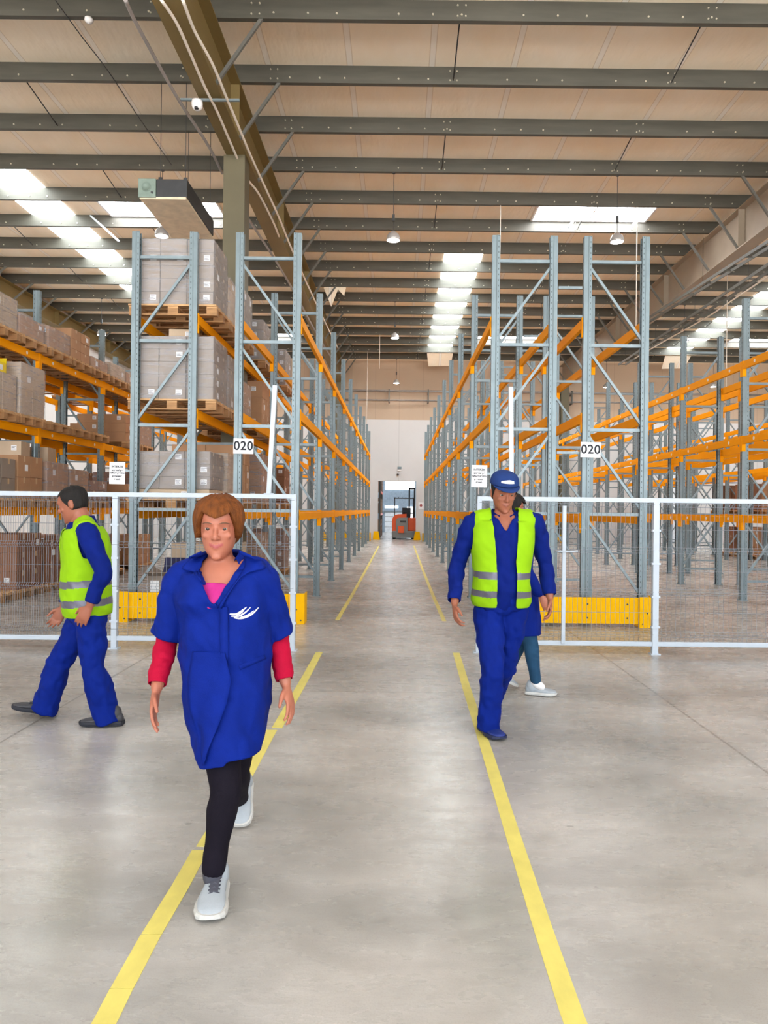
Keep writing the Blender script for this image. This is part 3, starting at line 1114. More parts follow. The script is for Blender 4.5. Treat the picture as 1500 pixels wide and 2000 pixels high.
# ------------------------------------------------------------------ pallets, cartons and wrapped loads
def pallet_meshes():
    L, Wd = 1.2, .8
    d = MB()
    for y in (-.365, -.18, 0, .18, .365):
        d.box(-L / 2, L / 2, y - (.06 if abs(y) > .1 else .055), y + (.035 if y == .365 else .055), .122, .144)
    for x in (-.53, 0, .53):
        d.box(x - .07, x + .07, -Wd / 2, Wd / 2, .1, .122)
    deck = d.mesh('deck', [M['wood']])
    r = MB()
    for x in (-.53, 0, .53):
        r.box(x - .07, x + .07, -.05, .05, .022, .1)
    r.box(-L / 2, L / 2, -.05, .05, 0, .022)
    return deck, r.mesh('runner', [M['wood2']])


PD, PR = pallet_meshes()


def pallet(loc, label, rot=0.):
    t = thing('wooden_pallet', label, 'pallet', loc, 'wooden pallets', (0, 0, rot))
    place('deck', PD, t)
    for y in (-.35, 0, .35):
        place('runner', PR, t, (0, y, 0))
    return t


CACHE = {}


def carton_mesh(dx, dy, dz, board, lab=True, seed=0):
    key = (round(dx, 3), round(dy, 3), round(dz, 3), board, lab, seed % 3)
    if key in CACHE:
        return CACHE[key]
    m_ = MB().chbox(-dx / 2, dx / 2, -dy / 2, dy / 2, 0, dz, min(.006, dz * .05), 0)
    e = .0012
    # tape seam along the top and down the ends
    m_.box(-dx / 2, dx / 2, -.025, .025, dz - .001, dz + e, 1)
    for sx in (-1, 1):
        a, b = sorted((sx * dx / 2, sx * (dx / 2 + e)))
        m_.box(a, b, -.025, .025, dz * .72, dz, 1)
    if lab:
        rr = random.Random(seed % 3)
        for sy in ((-1, 1) if seed % 3 == 0 else ()):
            x = rr.uniform(-.25, .2) * dx
            wl, hl = min(.085, dx * .26), min(.085, dz * .42)
            z0 = dz * rr.uniform(.25, .4)
            a, b = sorted((sy * dy / 2, sy * (dy / 2 + e)))
            m_.box(x, x + wl, a, b, z0, z0 + hl, 2)
            for q in range(3):
                a, b = sorted((sy * (dy / 2 + e), sy * (dy / 2 + e * 1.5)))
                m_.box(x + wl * .1, x + wl * (.85 - .2 * (q % 2)), a, b, z0 + hl * (.2 + .25 * q), z0 + hl * (.28 + .25 * q), 3)
        for sx in ((-1, 1) if seed % 3 == 1 else ()):
            y = rr.uniform(-.3, .1) * dy
            a, b = sorted((sx * dx / 2, sx * (dx / 2 + e)))
            m_.box(a, b, y, y + min(.1, dy * .3), dz * .3, dz * .3 + min(.1, dz * .45), 2)
    me = m_.mesh('carton', [M[board], M['board_tape'], M['paper'], M['ink_grey']])
    CACHE[key] = me
    return me


def film_mesh(dx, dy, dz, seed):
    key = ('film', round(dx, 2), round(dy, 2), round(dz, 2), seed % 3)
    if key in CACHE:
        return CACHE[key]
    m_ = MB()
    nz, ns = 14, 14
    rings = []
    for i in range(nz + 1):
        z = .004 + (dz - .004) * i / nz
        ring = []
        for sd in range(4):
            for j in range(ns):
                u = j / ns
                x, y = ((-1 + 2 * u, -1), (1, -1 + 2 * u), (1 - 2 * u, 1), (-1, 1 - 2 * u))[sd]
                o = .006 + .007 * noise.noise(V((x * 2 + seed, y * 2, z * 5)))
                ring.append(V((x * (dx / 2 + o), y * (dy / 2 + o), z + (.012 * noise.noise(V((x * 4, y * 4, seed))) if i else 0))))
        rings.append(ring)
    m_.rings(rings, 0, True, False)
    n = 4 * ns
    # a frill over the top
    c = [V((p.x * .86, p.y * .86, dz + .002 + .012 * noise.noise(p * 6))) for p in rings[-1]]
    m_.rings([rings[-1], c], 0, True, False)
    me = m_.mesh('stretch_film', [M['film']])
    CACHE[key] = me
    return me


def load(loc, dims, grid, board, label, film=True, seed=0, gap_top=0, lab=True):
    """cartons stacked into one wrapped unit load"""
    t = thing('wrapped_load' if film else 'carton_stack', label, 'carton stack', loc, 'palletised cartons')
    dx, dy, dz = dims
    nx, ny, nz = grid
    cx, cy, cz = dx / nx, dy / ny, dz / nz
    rr = random.Random(seed)
    for k in range(nz):
        for i in range(nx):
            for j in range(ny):
                if k == nz - 1 and rr.random() < gap_top:
                    continue
                place('carton', carton_mesh(cx - .008, cy - .008, cz - .002, board, lab, rr.randrange(3)), t,
                      (-dx / 2 + (i + .5) * cx + rr.uniform(-.003, .003), -dy / 2 + (j + .5) * cy, k * cz))
    if film:
        place('stretch_film', film_mesh(dx, dy, dz, seed), t)
    return t


def carton(loc, dims, board, label, rot=0., seed=0, group='loose cartons'):
    o = place('cardboard_carton', carton_mesh(*dims, board, True, seed), None, loc, (0, 0, rot))
    return tag(o, label, 'carton', group)


LN = {3: 'top beams', 2: 'middle beams', 1: 'lowest beams', 0: 'floor'}
LVZ = {3: LEV[2] + BH / 2, 2: LEV[1] + BH / 2, 1: LEV[0] + BH / 2, 0: 0.0}
BN = {'kraft': 'brown', 'kraft_grey': 'grey', 'kraft_pale': 'pale', 'kraft_dark': 'dark brown'}


def slot(row, lev, idx, dims=(1.12, .78, .9), grid=(3, 2, 4), board='kraft_grey', film=True, seed=0, gap=0, empty=False):
    """row: (centre x, phrase); idx: pallet place counted from the front (three to a bay)."""
    xc, ph = row
    bay, k = divmod(idx, 3)
    y = Y1 + bay * BAY + .48 + k * .87
    z = LVZ[lev]
    o = ORD[idx]
    pallet((xc, y, z), '%s wooden pallet, %s of the %s, %s from the fence' % ('empty' if empty else 'loaded', LN[lev], ph, o))
    if empty:
        return
    load((xc, y, z + .1445), dims, grid, board, '%s%s cartons, %s of the %s, %s stack from the fence' % ('film-wrapped ' if film else 'stacked ', BN[board], LN[lev], ph, o), film, seed, gap)


RB = (-3.10, 'pillar-side rack')
RE = (-6.66, 'left-edge rack')
RH = (-8.06, 'second left rack')
# rack around the pillar
slot(RB, 3, 0, (1.1, .78, .90), (3, 2, 5), 'kraft_grey', True, 1)
slot(RB, 3, 1, (1.12, .78, .66), (3, 2, 4), 'kraft_pale', True, 2)
slot(RB, 3, 2, (1.12, .78, .8), (2, 2, 4), 'kraft_grey', True, 3)
slot(RB, 2, 0, (1.12, .78, .86), (3, 2, 5), 'kraft_grey', True, 4)
slot(RB, 2, 1, (1.12, .78, .80), (3, 2, 4), 'kraft_grey', True, 5)
slot(RB, 2, 2, (1.12, .78, .6), (2, 2, 3), 'kraft', True, 6)
carton((-3.05, Y1 + .46, LVZ[2] + .1445 + .862), (.36, .3, .15), 'kraft_pale', 'pale carton lying on the wrapped load under the top beams, pillar-side rack', .05)
_y = Y1 + .48
pallet((RB[0], _y, LVZ[1]), 'loaded wooden pallet under the pale tray carton, lowest beams of the pillar-side rack')
carton((RB[0], _y, LVZ[1] + .1445), (1.04, .76, .13), 'kraft_pale', 'flat pale carton under the film-wrapped stack on the lowest beams, pillar-side rack')
load((RB[0], _y, LVZ[1] + .1445 + .133), (1.05, .74, .52), (3, 2, 3), 'kraft_grey', 'film-wrapped grey cartons standing on a flat pale carton, lowest beams of the pillar-side rack', True, 7)
slot(RB, 1, 1, (1.12, .78, .7), (3, 2, 3), 'kraft_pale', True, 8)
slot(RB, 1, 2, (1.1, .78, .9), (2, 2, 3), 'kraft', False, 9)
for lev, idx, dims, grid, bd, fm in ((3, 4, (1.1, .78, .75), (2, 2, 4), 'kraft_grey', True), (3, 5, (1.1, .78, .8), (3, 2, 4), 'kraft_pale', True), (2, 4, (1.1, .78, .9), (2, 2, 3), 'kraft', False),
                                    (2, 5, (1.1, .78, .7), (2, 2, 3), 'kraft', True), (1, 4, (1.1, .78, .9), (2, 2, 3), 'kraft', True), (1, 5, (1.1, .78, .7), (2, 2, 3), 'kraft_dark', False),
                                    (0, 4, (1.1, .78, .9), (3, 2, 4), 'kraft', True), (0, 5, (1.1, .78, .5), (3, 2, 2), 'kraft', False), (0, 7, (1.1, .78, .9), (3, 2, 4), 'kraft_dark', True), (3, 7, (1.1, .78, .8), (3, 2, 4), 'kraft_grey', True),
                                    (1, 7, (1.1, .78, .8), (3, 2, 4), 'kraft_dark', False)):
    slot(RB, lev, idx, dims, grid, bd, fm, idx + lev * 3)
# on the floor of the first bay: big cartons, one open with a blue liner
carton((-2.86, 10.95, 0), (1.0, .8, .55), 'kraft_grey', 'large grey carton on the floor behind the open blue-lined box')
carton((-2.86, 10.95, .5515), (.95, .76, .42), 'kraft_pale', 'pale carton on top of the large grey carton behind the open box', 0, 1)
t = thing('open_carton', 'open grey carton with dark blue liner on the floor behind the yellow guard', 'carton', (-2.95, 10.1, 0))
m_ = MB()
w, d, h = .9, .62, .56
m_.box(-w / 2, w / 2, -d / 2, -d / 2 + .01, 0, h).box(-w / 2, w / 2, d / 2 - .01, d / 2, 0, h).box(-w / 2, -w / 2 + .01, -d / 2 + .01, d / 2 - .01, 0, h).box(w / 2 - .01, w / 2, -d / 2 + .01, d / 2 - .01, 0, h).box(-w / 2, w / 2, -d / 2, d / 2, 0, .01)
m_.box(-.42, -.3, -d / 2 - .002, -d / 2, .1, .5, 1).box(.08, .14, -d / 2 - .002, -d / 2, .25, .5, 1)
m_.build('box_body', [M['kraft_grey'], M['paper']], t)
MB().box(-w / 2 + .012, w / 2 - .012, -d / 2 + .012, d / 2 - .012, .35, .46).build('liner', M['blue_liner'], t)
m_ = MB()
for p, q, dx in (((-w / 2, -d / 2, h), (w / 2, -d / 2, h), V((0, -.16, .06))), ((-w / 2, d / 2, h), (w / 2, d / 2, h), V((0, .1, .2))), ((-w / 2, -d / 2, h), (-w / 2, d / 2, h), V((-.16, 0, .1))), ((w / 2, -d / 2, h), (w / 2, d / 2, h), V((.16, 0, .12)))):
    p, q = V(p), V(q)
    m2 = MB().add([p, q, q + dx, p + dx, p + V((0, 0, .006)), q + V((0, 0, .006)), q + dx + V((0, 0, .006)), p + dx + V((0, 0, .006))], [(0, 1, 2, 3), (7, 6, 5, 4), (0, 4, 5, 1), (1, 5, 6, 2), (2, 6, 7, 3), (3, 7, 4, 0)])
    m2.build('flap', M['kraft_grey'] if dx.y < 0 or dx.x else M['blue_liner'], t)
# loaded rack at the left edge
for lev, idx, dims, grid, bd, fm in (
        (3, 1, (1.1, .8, .50), (2, 2, 2), 'kraft_pale', True), (3, 2, (1.1, .8, .33), (3, 2, 2), 'kraft', True), (3, 0, (1.1, .8, .5), (2, 2, 2), 'kraft_grey', True),
        (3, 3, (1.1, .8, .38), (3, 2, 2), 'kraft', True), (3, 4, (1.1, .8, .56), (3, 2, 3), 'kraft', False), (3, 5, (1.1, .8, .22), (3, 2, 1), 'kraft', True), (3, 6, (1.1, .8, .3), (3, 2, 1), 'kraft_pale', True), (3, 7, (1.1, .8, .25), (3, 2, 1), 'kraft', True), (3, 8, (1.1, .8, .3), (3, 2, 2), 'kraft_grey', True),
        (3, 9, (1.1, .8, .5), (3, 2, 3), 'kraft', True), (3, 10, (1.1, .8, .5), (3, 2, 3), 'kraft_pale', True),
        (2, 1, (1.1, .8, .58), (2, 2, 2), 'kraft_pale', True), (2, 2, (1.15, .8, .84), (2, 2, 2), 'kraft_pale', True), (2, 7, (1.1, .8, .6), (2, 2, 3), 'kraft', False), (2, 8, (1.1, .8, .7), (2, 2, 3), 'kraft', True),
        (1, 1, (1.1, .8, .62), (2, 2, 2), 'kraft_grey', False), (1, 2, (1.1, .8, .70), (2, 2, 2), 'kraft', False), (1, 3, (1.1, .8, .66), (2, 2, 2), 'kraft', True), (1, 4, (1.1, .8, .58), (2, 2, 2), 'kraft', True),
        (1, 5, (1.1, .8, .4), (2, 2, 2), 'kraft_dark', True), (1, 7, (1.1, .8, .4), (2, 2, 2), 'kraft', False), (1, 8, (1.1, .8, .7), (2, 2, 2), 'kraft_dark', True),
        (0, 3, (1.1, .8, .75), (2, 2, 2), 'kraft_dark', False), (0, 5, (1.1, .7, .5), (5, 2, 1), 'kraft', False), (0, 2, (1.1, .8, .9), (2, 2, 3), 'kraft_dark', False), (0, 6, (1.0, .7, .55), (2, 2, 3), 'kraft', False), (0, 8, (1.1, .8, .7), (3, 2, 3), 'kraft', False)):
    slot(RE, lev, idx, dims, grid, bd, fm, idx * 2 + lev)
for idx in (3, 4, 5):
    slot(RE, 2, idx, empty=True)
for idx in (1, 4):
    slot(RE, 0, idx, empty=True)
carton((-6.42, Y1 + .48 + 2 * .87, LVZ[1] + .1445 + .702), (.42, .36, .24), 'kraft_pale', 'pale carton on the brown stack near the first left-edge upright', .1)
carton((-6.95, Y1 + .48 + 2 * .87, LVZ[1] + .1445 + .702), (.4, .36, .22), 'kraft', 'brown carton behind the pale one atop the lowest-beam stack', -.05, 1)
carton((-6.45, Y1 + .48 + 3 * .87 + .06, LVZ[1] + .1445 + .662), (.46, .4, .26), 'kraft_pale', 'pale open-topped carton above the film-wrapped stack on the lowest beams', .12, 2)
# yellow picking bins
for x, y, z, lab in ((-6.2, 13.75, .1445, 'yellow picking bin on the empty floor pallet of the left-edge rack'), (-6.3, Y1 + .48 + 1 * .87, LVZ[2] + .1445 + .582, 'yellow bin on top of the pale middle-beam load at the left edge'), (-6.62, 13.9, .1445, 'yellow picking bin behind another on the same floor pallet')):
    m_ = MB()
    w, d, h = .3, .34, .24
    m_.box(-w / 2, w / 2, -d / 2, d / 2, 0, .01).box(-w / 2, -w / 2 + .01, -d / 2, d / 2, .01, h).box(w / 2 - .01, w / 2, -d / 2, d / 2, .01, h * .65).box(-w / 2, w / 2, -d / 2, -d / 2 + .01, .01, h).box(-w / 2, w / 2, d / 2 - .01, d / 2, .01, h)
    m_.box(-w / 2 - .012, w / 2, -d / 2 - .012, -d / 2, h - .03, h).box(-w / 2 - .012, w / 2, d / 2, d / 2 + .012, h - .03, h)
    t = thing('picking_bin', lab, 'bin', (x, y, z), 'yellow picking bins')
    m_.build('tub', M['bin'], t)
    MB().box(w / 2, w / 2 + .002, -.06, .06, .04, .12).build('label_card', M['paper'], t)
# rack behind it
for lev, idx, bd in ((3, 6, 'kraft'), (3, 7, 'kraft_pale'), (3, 9, 'kraft'), (1, 6, 'kraft'), (1, 8, 'kraft_dark'), (0, 7, 'kraft_dark'), (2, 10, 'kraft')):
    slot(RH, lev, idx, (1.1, .8, .7), (3, 2, 3), bd, False, idx)
# a few loads in the far right racks
RJ = (12.28, 'last right rack')
for lev, idx, bd in ((1, 16, 'kraft_dark'), (1, 18, 'kraft_dark'), (0, 15, 'kraft'), (0, 17, 'kraft_dark'), (1, 14, 'kraft')):
    slot(RJ, lev, idx, (1.1, .8, .9), (3, 2, 3), bd, False, idx)

# ------------------------------------------------------------------ loads seen in the next hall
t = thing('pallet_rack', 'dark rack full of brown cartons in the next hall, left inside the opening', 'rack', (-1.15, 37.4, 0), 'pallet racks')
for y in (0, 2.4, 4.8):
    for x in (-.45, .2):
        MB().box(x - .05, x + .05, y - .05, y + .05, 0, 4.6).build('upright', M['galv_dark'], t)
for y in (1.2, 3.6):
    for z in (1.25, 2.45):
        for x in (-.45, .22):
            MB().box(x - .03, x + .03, y - 1.2, y + 1.2, z - .06, z + .06).build('beam', M['truck_orange'], t)
k = 0
for y in (.65, 1.75, 3.05, 4.2):
    for z, zn in ((0, 'floor'), (1.31, 'lower beams'), (2.51, 'upper beams')):
        load((-1.28, 37.4 + y, z + .001), (.72, .8, .8 if z else .95), (2, 2, 2), 'kraft_dark' if (k % 2) else 'kraft', 'brown cartons, %s of the next-hall rack, %s column from the opening' % (zn, ORD[int(y)]), False, k)
        k += 1

# ------------------------------------------------------------------ reach truck in the opening
t = thing('reach_truck', 'orange and grey reach truck standing in the far opening', 'forklift', (.33, 36.9, 0))
m_ = MB().chbox(-.62, .62, 0, 1.7, .06, .42, .03)
m_.build('chassis', M['truck_grey'], t)


def hood(x0, x1, zt, y0, y1, r):
    pr = [(x0, .3), (x0, zt - r)] + [(x0 + r - r * math.cos(a), zt - r + r * math.sin(a)) for a in (.4, .8, 1.2, 1.57)] + [(x1, zt + .02), (x1, .3)]
    n = len(pr)
    return MB().add([(p[0], y, p[1]) for y in (y0, y1) for p in pr], [tuple(range(n)), tuple(range(n, 2 * n))[::-1]] + [(k, n + k, n + (k + 1) % n, (k + 1) % n) for k in range(n)])


hood(-.62, .12, 1.28, .02, 1.0, .32).build('counterweight_hood', M['truck_orange'], t)
m_ = hood(-.42, .18, 1.1, -.03, .02, .16)
m_.box(-.2, .1, -.045, -.03, .86, .95, 1)
m_.build('rear_cover', [M['truck_grey'], M['dark']], t)
MB().chbox(-.3, 0, -.06, -.03, .32, .68, .01).build('battery_hatch', M['truck_orange'], t)
MB().chbox(.2, .62, .2, 1.5, .42, 1.1, .03).build('mast_carriage', M['truck_orange'], t)
MB().box(-.1, .35, .7, .85, 1.15, 1.62).box(-.08, .33, .35, .85, 1.08, 1.16).build('seat', M['black'], t)
m_ = MB()
for x, y in ((-.5, .95), (.5, .95), (-.5, 1.6), (.5, 1.6)):
    m_.box(x - .025, x + .025, y - .025, y + .025, .42, 2.1)
m_.box(-.55, .55, .9, 1.65, 2.1, 2.15)
for k in range(6):
    m_.box(-.5 + k * .19, -.47 + k * .19, .9, 1.65, 2.15, 2.18)
m_.build('overhead_guard', M['dark'], t)
m_ = MB()
for x in (.28, .56):
    m_.box(x - .04, x + .04, 1.55, 1.68, .1, 2.7)
m_.box(.24, .6, 1.55, 1.66, 2.6, 2.7).box(.24, .6, 1.55, 1.66, 1.3, 1.36)
m_.build('mast', M['dark'], t)
for x in (-.5, .45):
    o = MB().cyl((x, .35, .15), .15, .14, 20, 0, V((1, 0, 0))).cyl((x, .35, .15), .07, .15, 12, 1, V((1, 0, 0))).build('wheel', [M['black'], M['galv']], t)
MB().tube([(.05, .5, 1.2), (.05, .38, 1.38)], .015, 8).lathe([(.1, 0), (.11, .012), (.1, .024), (.088, .012)], (.05, .37, 1.38), 20).build('steering_wheel', M['black'], t)
# second truck far right behind the racks
t = thing('pallet_truck', 'small red-orange truck far behind the right 020 rack', 'truck', (12.0, 35.0, 0))
MB().chbox(-.4, .4, -.3, .3, .08, 1.0, .04).build('body', M['truck_orange'], t)
MB().box(-.3, -.15, .3, .72, .06, .12).box(.15, .3, .3, .72, .06, .12).build('fork', M['dark'], t)
MB().tube([(0, -.25, .9), (0, -.45, 1.3)], .025, 8).box(-.18, .18, -.5, -.42, 1.28, 1.34).build('handle', M['black'], t)
MB().cyl((-.3, -.1, .08), .08, .08, 14, 0, V((1, 0, 0))).cyl((.3, -.1, .08), .08, .08, 14, 0, V((1, 0, 0))).build('wheel', M['black'], t)

# ------------------------------------------------------------------ people
def frame(f, up=V((0, 0, 1))):
    """right, forward, up as a matrix (columns)"""
    f = f.normalized()
    r = f.cross(up).normalized()
    u = r.cross(f).normalized()
    return r, f, u


def catmull(P, R, k=4):
    n = len(P)
    oP, oR = [], []
    for i in range(n - 1):
        a, b, c, d = P[max(i - 1, 0)], P[i], P[i + 1], P[min(i + 2, n - 1)]
        for j in range(k):
            t = j / k
            oP.append(.5 * ((2 * b) + (c - a) * t + (2 * a - 5 * b + 4 * c - d) * t ** 2 + (3 * b - 3 * c + d - a) * t ** 3))
            oR.append(R[i] + (R[i + 1] - R[i]) * t)
    oP.append(P[-1])
    oR.append(R[-1])
    return oP, oR


class Flesh(MB):
    def limb(s, P, R, k=4, n=14):
        P = [V(p) for p in P]
        P, R = catmull(P, R, k)
        d0, d1 = (P[0] - P[1]).normalized(), (P[-1] - P[-2]).normalized()
        pre = [(P[0] + d0 * R[0] * .85, R[0] * .35), (P[0] + d0 * R[0] * .5, R[0] * .8)]
        post = [(P[-1] + d1 * R[-1] * .5, R[-1] * .8), (P[-1] + d1 * R[-1] * .85, R[-1] * .35)]
        P = [a for a, b in pre] + P + [a for a, b in post]
        R = [b for a, b in pre] + R + [b for a, b in post]
        s.tube(P, R, n)
        return s

    def ell(s, c, r, u, v, w, n=14, m=9):
        c = V(c)
        rings = []
        for i in range(m + 1):
            a = math.pi * (i / m - .5) * .98
            rings.append([c + u * (r[0] * math.cos(a) * math.cos(2 * math.pi * k / n)) + v * (r[1] * math.cos(a) * math.sin(2 * math.pi * k / n)) + w * (r[2] * math.sin(a)) for k in range(n)])
        s.rings(rings)
        return s

    def hand(s, wr, d, nrm, side, sc=1., curl=.35, thumb=.6):
        """wr: wrist; d: along the hand; nrm: out of the palm; side: towards the thumb"""
        d, nrm = d.normalized(), nrm.normalized()
        side = (side - d * side.dot(d)).normalized()
        nrm = d.cross(side) * (1 if d.cross(side).dot(nrm) > 0 else -1)
        rings = []
        for t, w, h in ((-.03, .024, .019), (0, .026, .018), (.03, .034, .018), (.06, .041, .017), (.085, .042, .014), (.1, .036, .010)):
            c = wr + d * t * sc
            rings.append([c + side * (w * sc * math.cos(2 * math.pi * k / 14)) + nrm * (h * sc * math.sin(2 * math.pi * k / 14)) for k in range(14)])
        s.rings(rings)
        for off, ln, b in ((.033, .070, .088), (.0115, .078, .095), (-.0105, .073, .092), (-.032, .056, .082)):
            p = wr + (d * (b - .02) + side * off) * sc
            dd = (d + side * off * 1.6).normalized()
            P = [p, p + dd * .02 * sc]
            ang = 0
            for seg in (.45, .32, .25):
                ang += curl
                e = dd * math.cos(ang) + nrm * math.sin(ang)
                P.append(P[-1] + e * ln * seg * sc)
            s.limb(P, [.0095 * sc, .0095 * sc, .0088 * sc, .008 * sc, .0068 * sc], 3, 8)
        p = wr + (d * .022 + side * .022) * sc
        e1 = (d * .62 + side * .75 + nrm * .25).normalized()
        e2 = (d * .9 + side * .25 + nrm * .35).normalized()
        s.limb([p, p + e1 * .035 * sc, p + (e1 * .035 + e2 * .032) * sc, p + (e1 * .035 + e2 * .058) * sc], [.014 * sc, .0115 * sc, .010 * sc, .008 * sc], 3, 8)
        return s

    def solid(s, voxel, smooth=3, it=.5):
        """one continuous skin around everything added"""
        me = s.mesh('tmp', [])
        o = bpy.data.objects.new('tmp', me)
        COL.objects.link(o)
        md = o.modifiers.new('r', 'REMESH')
        md.mode = 'VOXEL'
        md.voxel_size = voxel
        dg = bpy.context.evaluated_depsgraph_get()
        out = bpy.data.meshes.new_from_object(o.evaluated_get(dg))
        bpy.data.objects.remove(o)
        bpy.data.meshes.remove(me)
        bm = bmesh.new()
        bm.from_mesh(out)
        for _ in range(smooth):
            bmesh.ops.smooth_vert(bm, verts=bm.verts, factor=it, use_axis_x=True, use_axis_y=True, use_axis_z=True)
        bm.to_mesh(out)
        bm.free()
        return out


def finish(me, name, mats, base, fold=0., freq=(14, 14, 5), cut=None, thick=0., parent=None, seed=0, mi=None):
    bm = bmesh.new()
    bm.from_mesh(me)
    bm.normal_update()
    if fold:
        for v in bm.verts:
            c = v.co
            q = V((c.x * freq[0], c.y * freq[1], c.z * freq[2])) + V((seed, seed * 2.1, 0))
            w = noise.noise(q * .5) + .55 * noise.noise(q * 1.15 + V((3, 1, 7)))
            diag = noise.noise(V(((c.x + c.z) * 17, c.y * 12, (c.z - c.x) * 6 + seed)))
            v.co = c + v.normal * fold * (w + .6 * diag)
    if cut:
        bm.normal_update()
        dead = [f for f in bm.faces if cut(f.calc_center_median(), f.normal)]
        bmesh.ops.delete(bm, geom=dead, context='FACES')
        # tidy the cut edge
        for _ in range(9):
            ev = [v for v in bm.verts if v.is_boundary]
            new = {}
            for v in ev:
                nb = [e.other_vert(v).co for e in v.link_edges if e.is_boundary]
                if len(nb) == 2:
                    new[v] = v.co * .4 + (nb[0] + nb[1]) * .3
            for v, c in new.items():
                v.co = c
    idx = [mi(f.calc_center_median(), f.normal) for f in bm.faces] if mi else None
    for f in bm.faces:
        f.smooth = True
    bmesh.ops.translate(bm, verts=bm.verts, vec=-V(base))
    bm.to_mesh(me)
    bm.free()
    me.materials.clear()
    for x in (mats if isinstance(mats, list) else [mats]):
        me.materials.append(x)
    if idx:
        me.polygons.foreach_set('material_index', idx)
        me.update()
    o = place(name, me, parent)
    if thick:
        md = o.modifiers.new('cloth', 'SOLIDIFY')
        md.thickness = thick
        md.offset = 0
    return o


def head_profile(t, hm):
    tab = ((-.03, .020, .060, -.030), (0.00, .030, .079, -.010), (.06, .044, .088, .012), (.15, .056, .089, .045), (.25, .063, .087, .070), (.38, .0685, .087, .086), (.5, .073, .083, .095),
           (.6, .0755, .091, .099), (.72, .0755, .088, .102), (.84, .068, .071, .094), (.93, .050, .046, .072), (.985, .022, .018, .040), (1.0, .006, .002, .02))
    for a, b in zip(tab, tab[1:]):
        if t <= b[0]:
            k = (t - a[0]) / (b[0] - a[0])
            k = max(0, min(1, k))
            return [(x + (y - x) * k) * hm for x, y in zip(a[1:], b[1:])]
    return [x * hm for x in tab[-1][1:]]


def head_pt(H, t, ang, off=0.):
    """point on the head: t from chin 0 to crown 1, ang 0 = face front"""
    w, fr, bk = head_profile(t, H['s'])
    r, f, u = H['fr']
    c = math.cos(ang)
    return H['c'] + u * ((t - .5) * .232 * H['s'] + off * max(0, (t - .75) * 3.2)) + r * math.sin(ang) * (w + off) + f * c * ((fr if c > 0 else bk) + off)


def add_head(F, H, male):
    ts = [-.03, 0, .03, .06, .1, .15, .2, .25, .31, .38, .44, .5, .55, .6, .66, .72, .78, .84, .89, .93, .96, .985, 1.0]
    F.rings([[head_pt(H, t, 2 * math.pi * k / 28) for k in range(28)] for t in ts])
    r, f, u = H['fr']
    s = H['s']

    def q(t, x, d):
        return H['c'] + u * (t - .5) * .232 * s + r * x * s + f * d * s
    F.limb([q(.56, 0, .086), q(.47, 0, .093), q(.40, 0, .104), q(.365, 0, .103)], [.006 * s, .0085 * s, .011 * s, .0105 * s], 3, 10)
    for sx in (-1, 1):
        F.ell(q(.365, sx * .012, .094), (.009 * s, .009 * s, .008 * s), r, f, u, 8, 5)
        F.limb([q(.605, sx * .014, .088), q(.625, sx * .032, .085), q(.60, sx * .05, .070)], [.0075 * s, .009 * s, .006 * s], 3, 8)
        F.ell(q(.40, sx * .038, .064), (.019 * s, .014 * s, .017 * s), r, f, u)
        # lids
        F.limb([q(.545, sx * .018, .072), q(.562, sx * .031, .0795), q(.545, sx * .045, .070)], [.004 * s, .0058 * s, .004 * s], 4, 8)
        F.limb([q(.49, sx * .019, .072), q(.478, sx * .031, .0775), q(.495, sx * .044, .070)], [.004 * s, .0050 * s, .004 * s], 4, 8)
        # ear
        F.ell(q(.47, sx * .077, -.008), (.008 * s, .018 * s, .032 * s), r, f, u)
        F.ell(q(.53, sx * .079, -.012), (.009 * s, .016 * s, .016 * s), r, f, u)
    F.limb([q(.268, -.025, .078), q(.252, 0, .090), q(.268, .025, .078)], [.0045 * s, .0062 * s, .0045 * s], 4, 8)
    F.limb([q(.245, -.022, .078), q(.206, 0, .089), q(.245, .022, .078)], [.0045 * s, .007 * s, .0045 * s], 4, 8)
    F.ell(q(.045, 0, .080), (.02 * s, .012 * s, .013 * s), r, f, u)
    H['q'] = q


def head_material(H):
    r, f, u = H['fr']
    s = H['s']

    def mi(c, n):
        d = c - H['c']
        x, y, z = d.dot(r) / s, d.dot(f) / s, d.dot(u) / (.232 * s) + .5
        if y > .07 and abs(x) < .026 and .19 + abs(x) * 1.6 < z < .262 + abs(x) * .5:
            return 1
        return 0
    return mi


def eyes(H, parent, base):
    q = H['q']
    r, f, u = H['fr']
    s = H['s']
    for sx in (-1, 1):
        F = Flesh()
        c = q(.52, sx * .031, .0690)
        F.ell(c, (.0125 * s, .0125 * s, .0125 * s), r, f, u, 14, 9)
        F.m = [0] * len(F.f)
        n0 = len(F.f)
        F.ell(c + f * .0076 * s - u * .0005, (.0082 * s, .0056 * s, .0082 * s), r, f, u, 10, 6)
        F.m = [0] * n0 + [1] * (len(F.f) - n0)
        F.v = [tuple(V(p) - base) for p in F.v]
        place('eye', F.mesh('eye', [M['eye'], M['iris']]), parent)
        G = MB().tube([V(p) - base for p in (q(.606, sx * .014, .0945), q(.627, sx * .027, .0945), q(.624, sx * .038, .089), q(.605, sx * .050, .078))], [.0018 * s, .0032 * s, .0028 * s, .0012 * s], 6)
        place('eyebrow', G.mesh('eyebrow', M['brow']), parent)


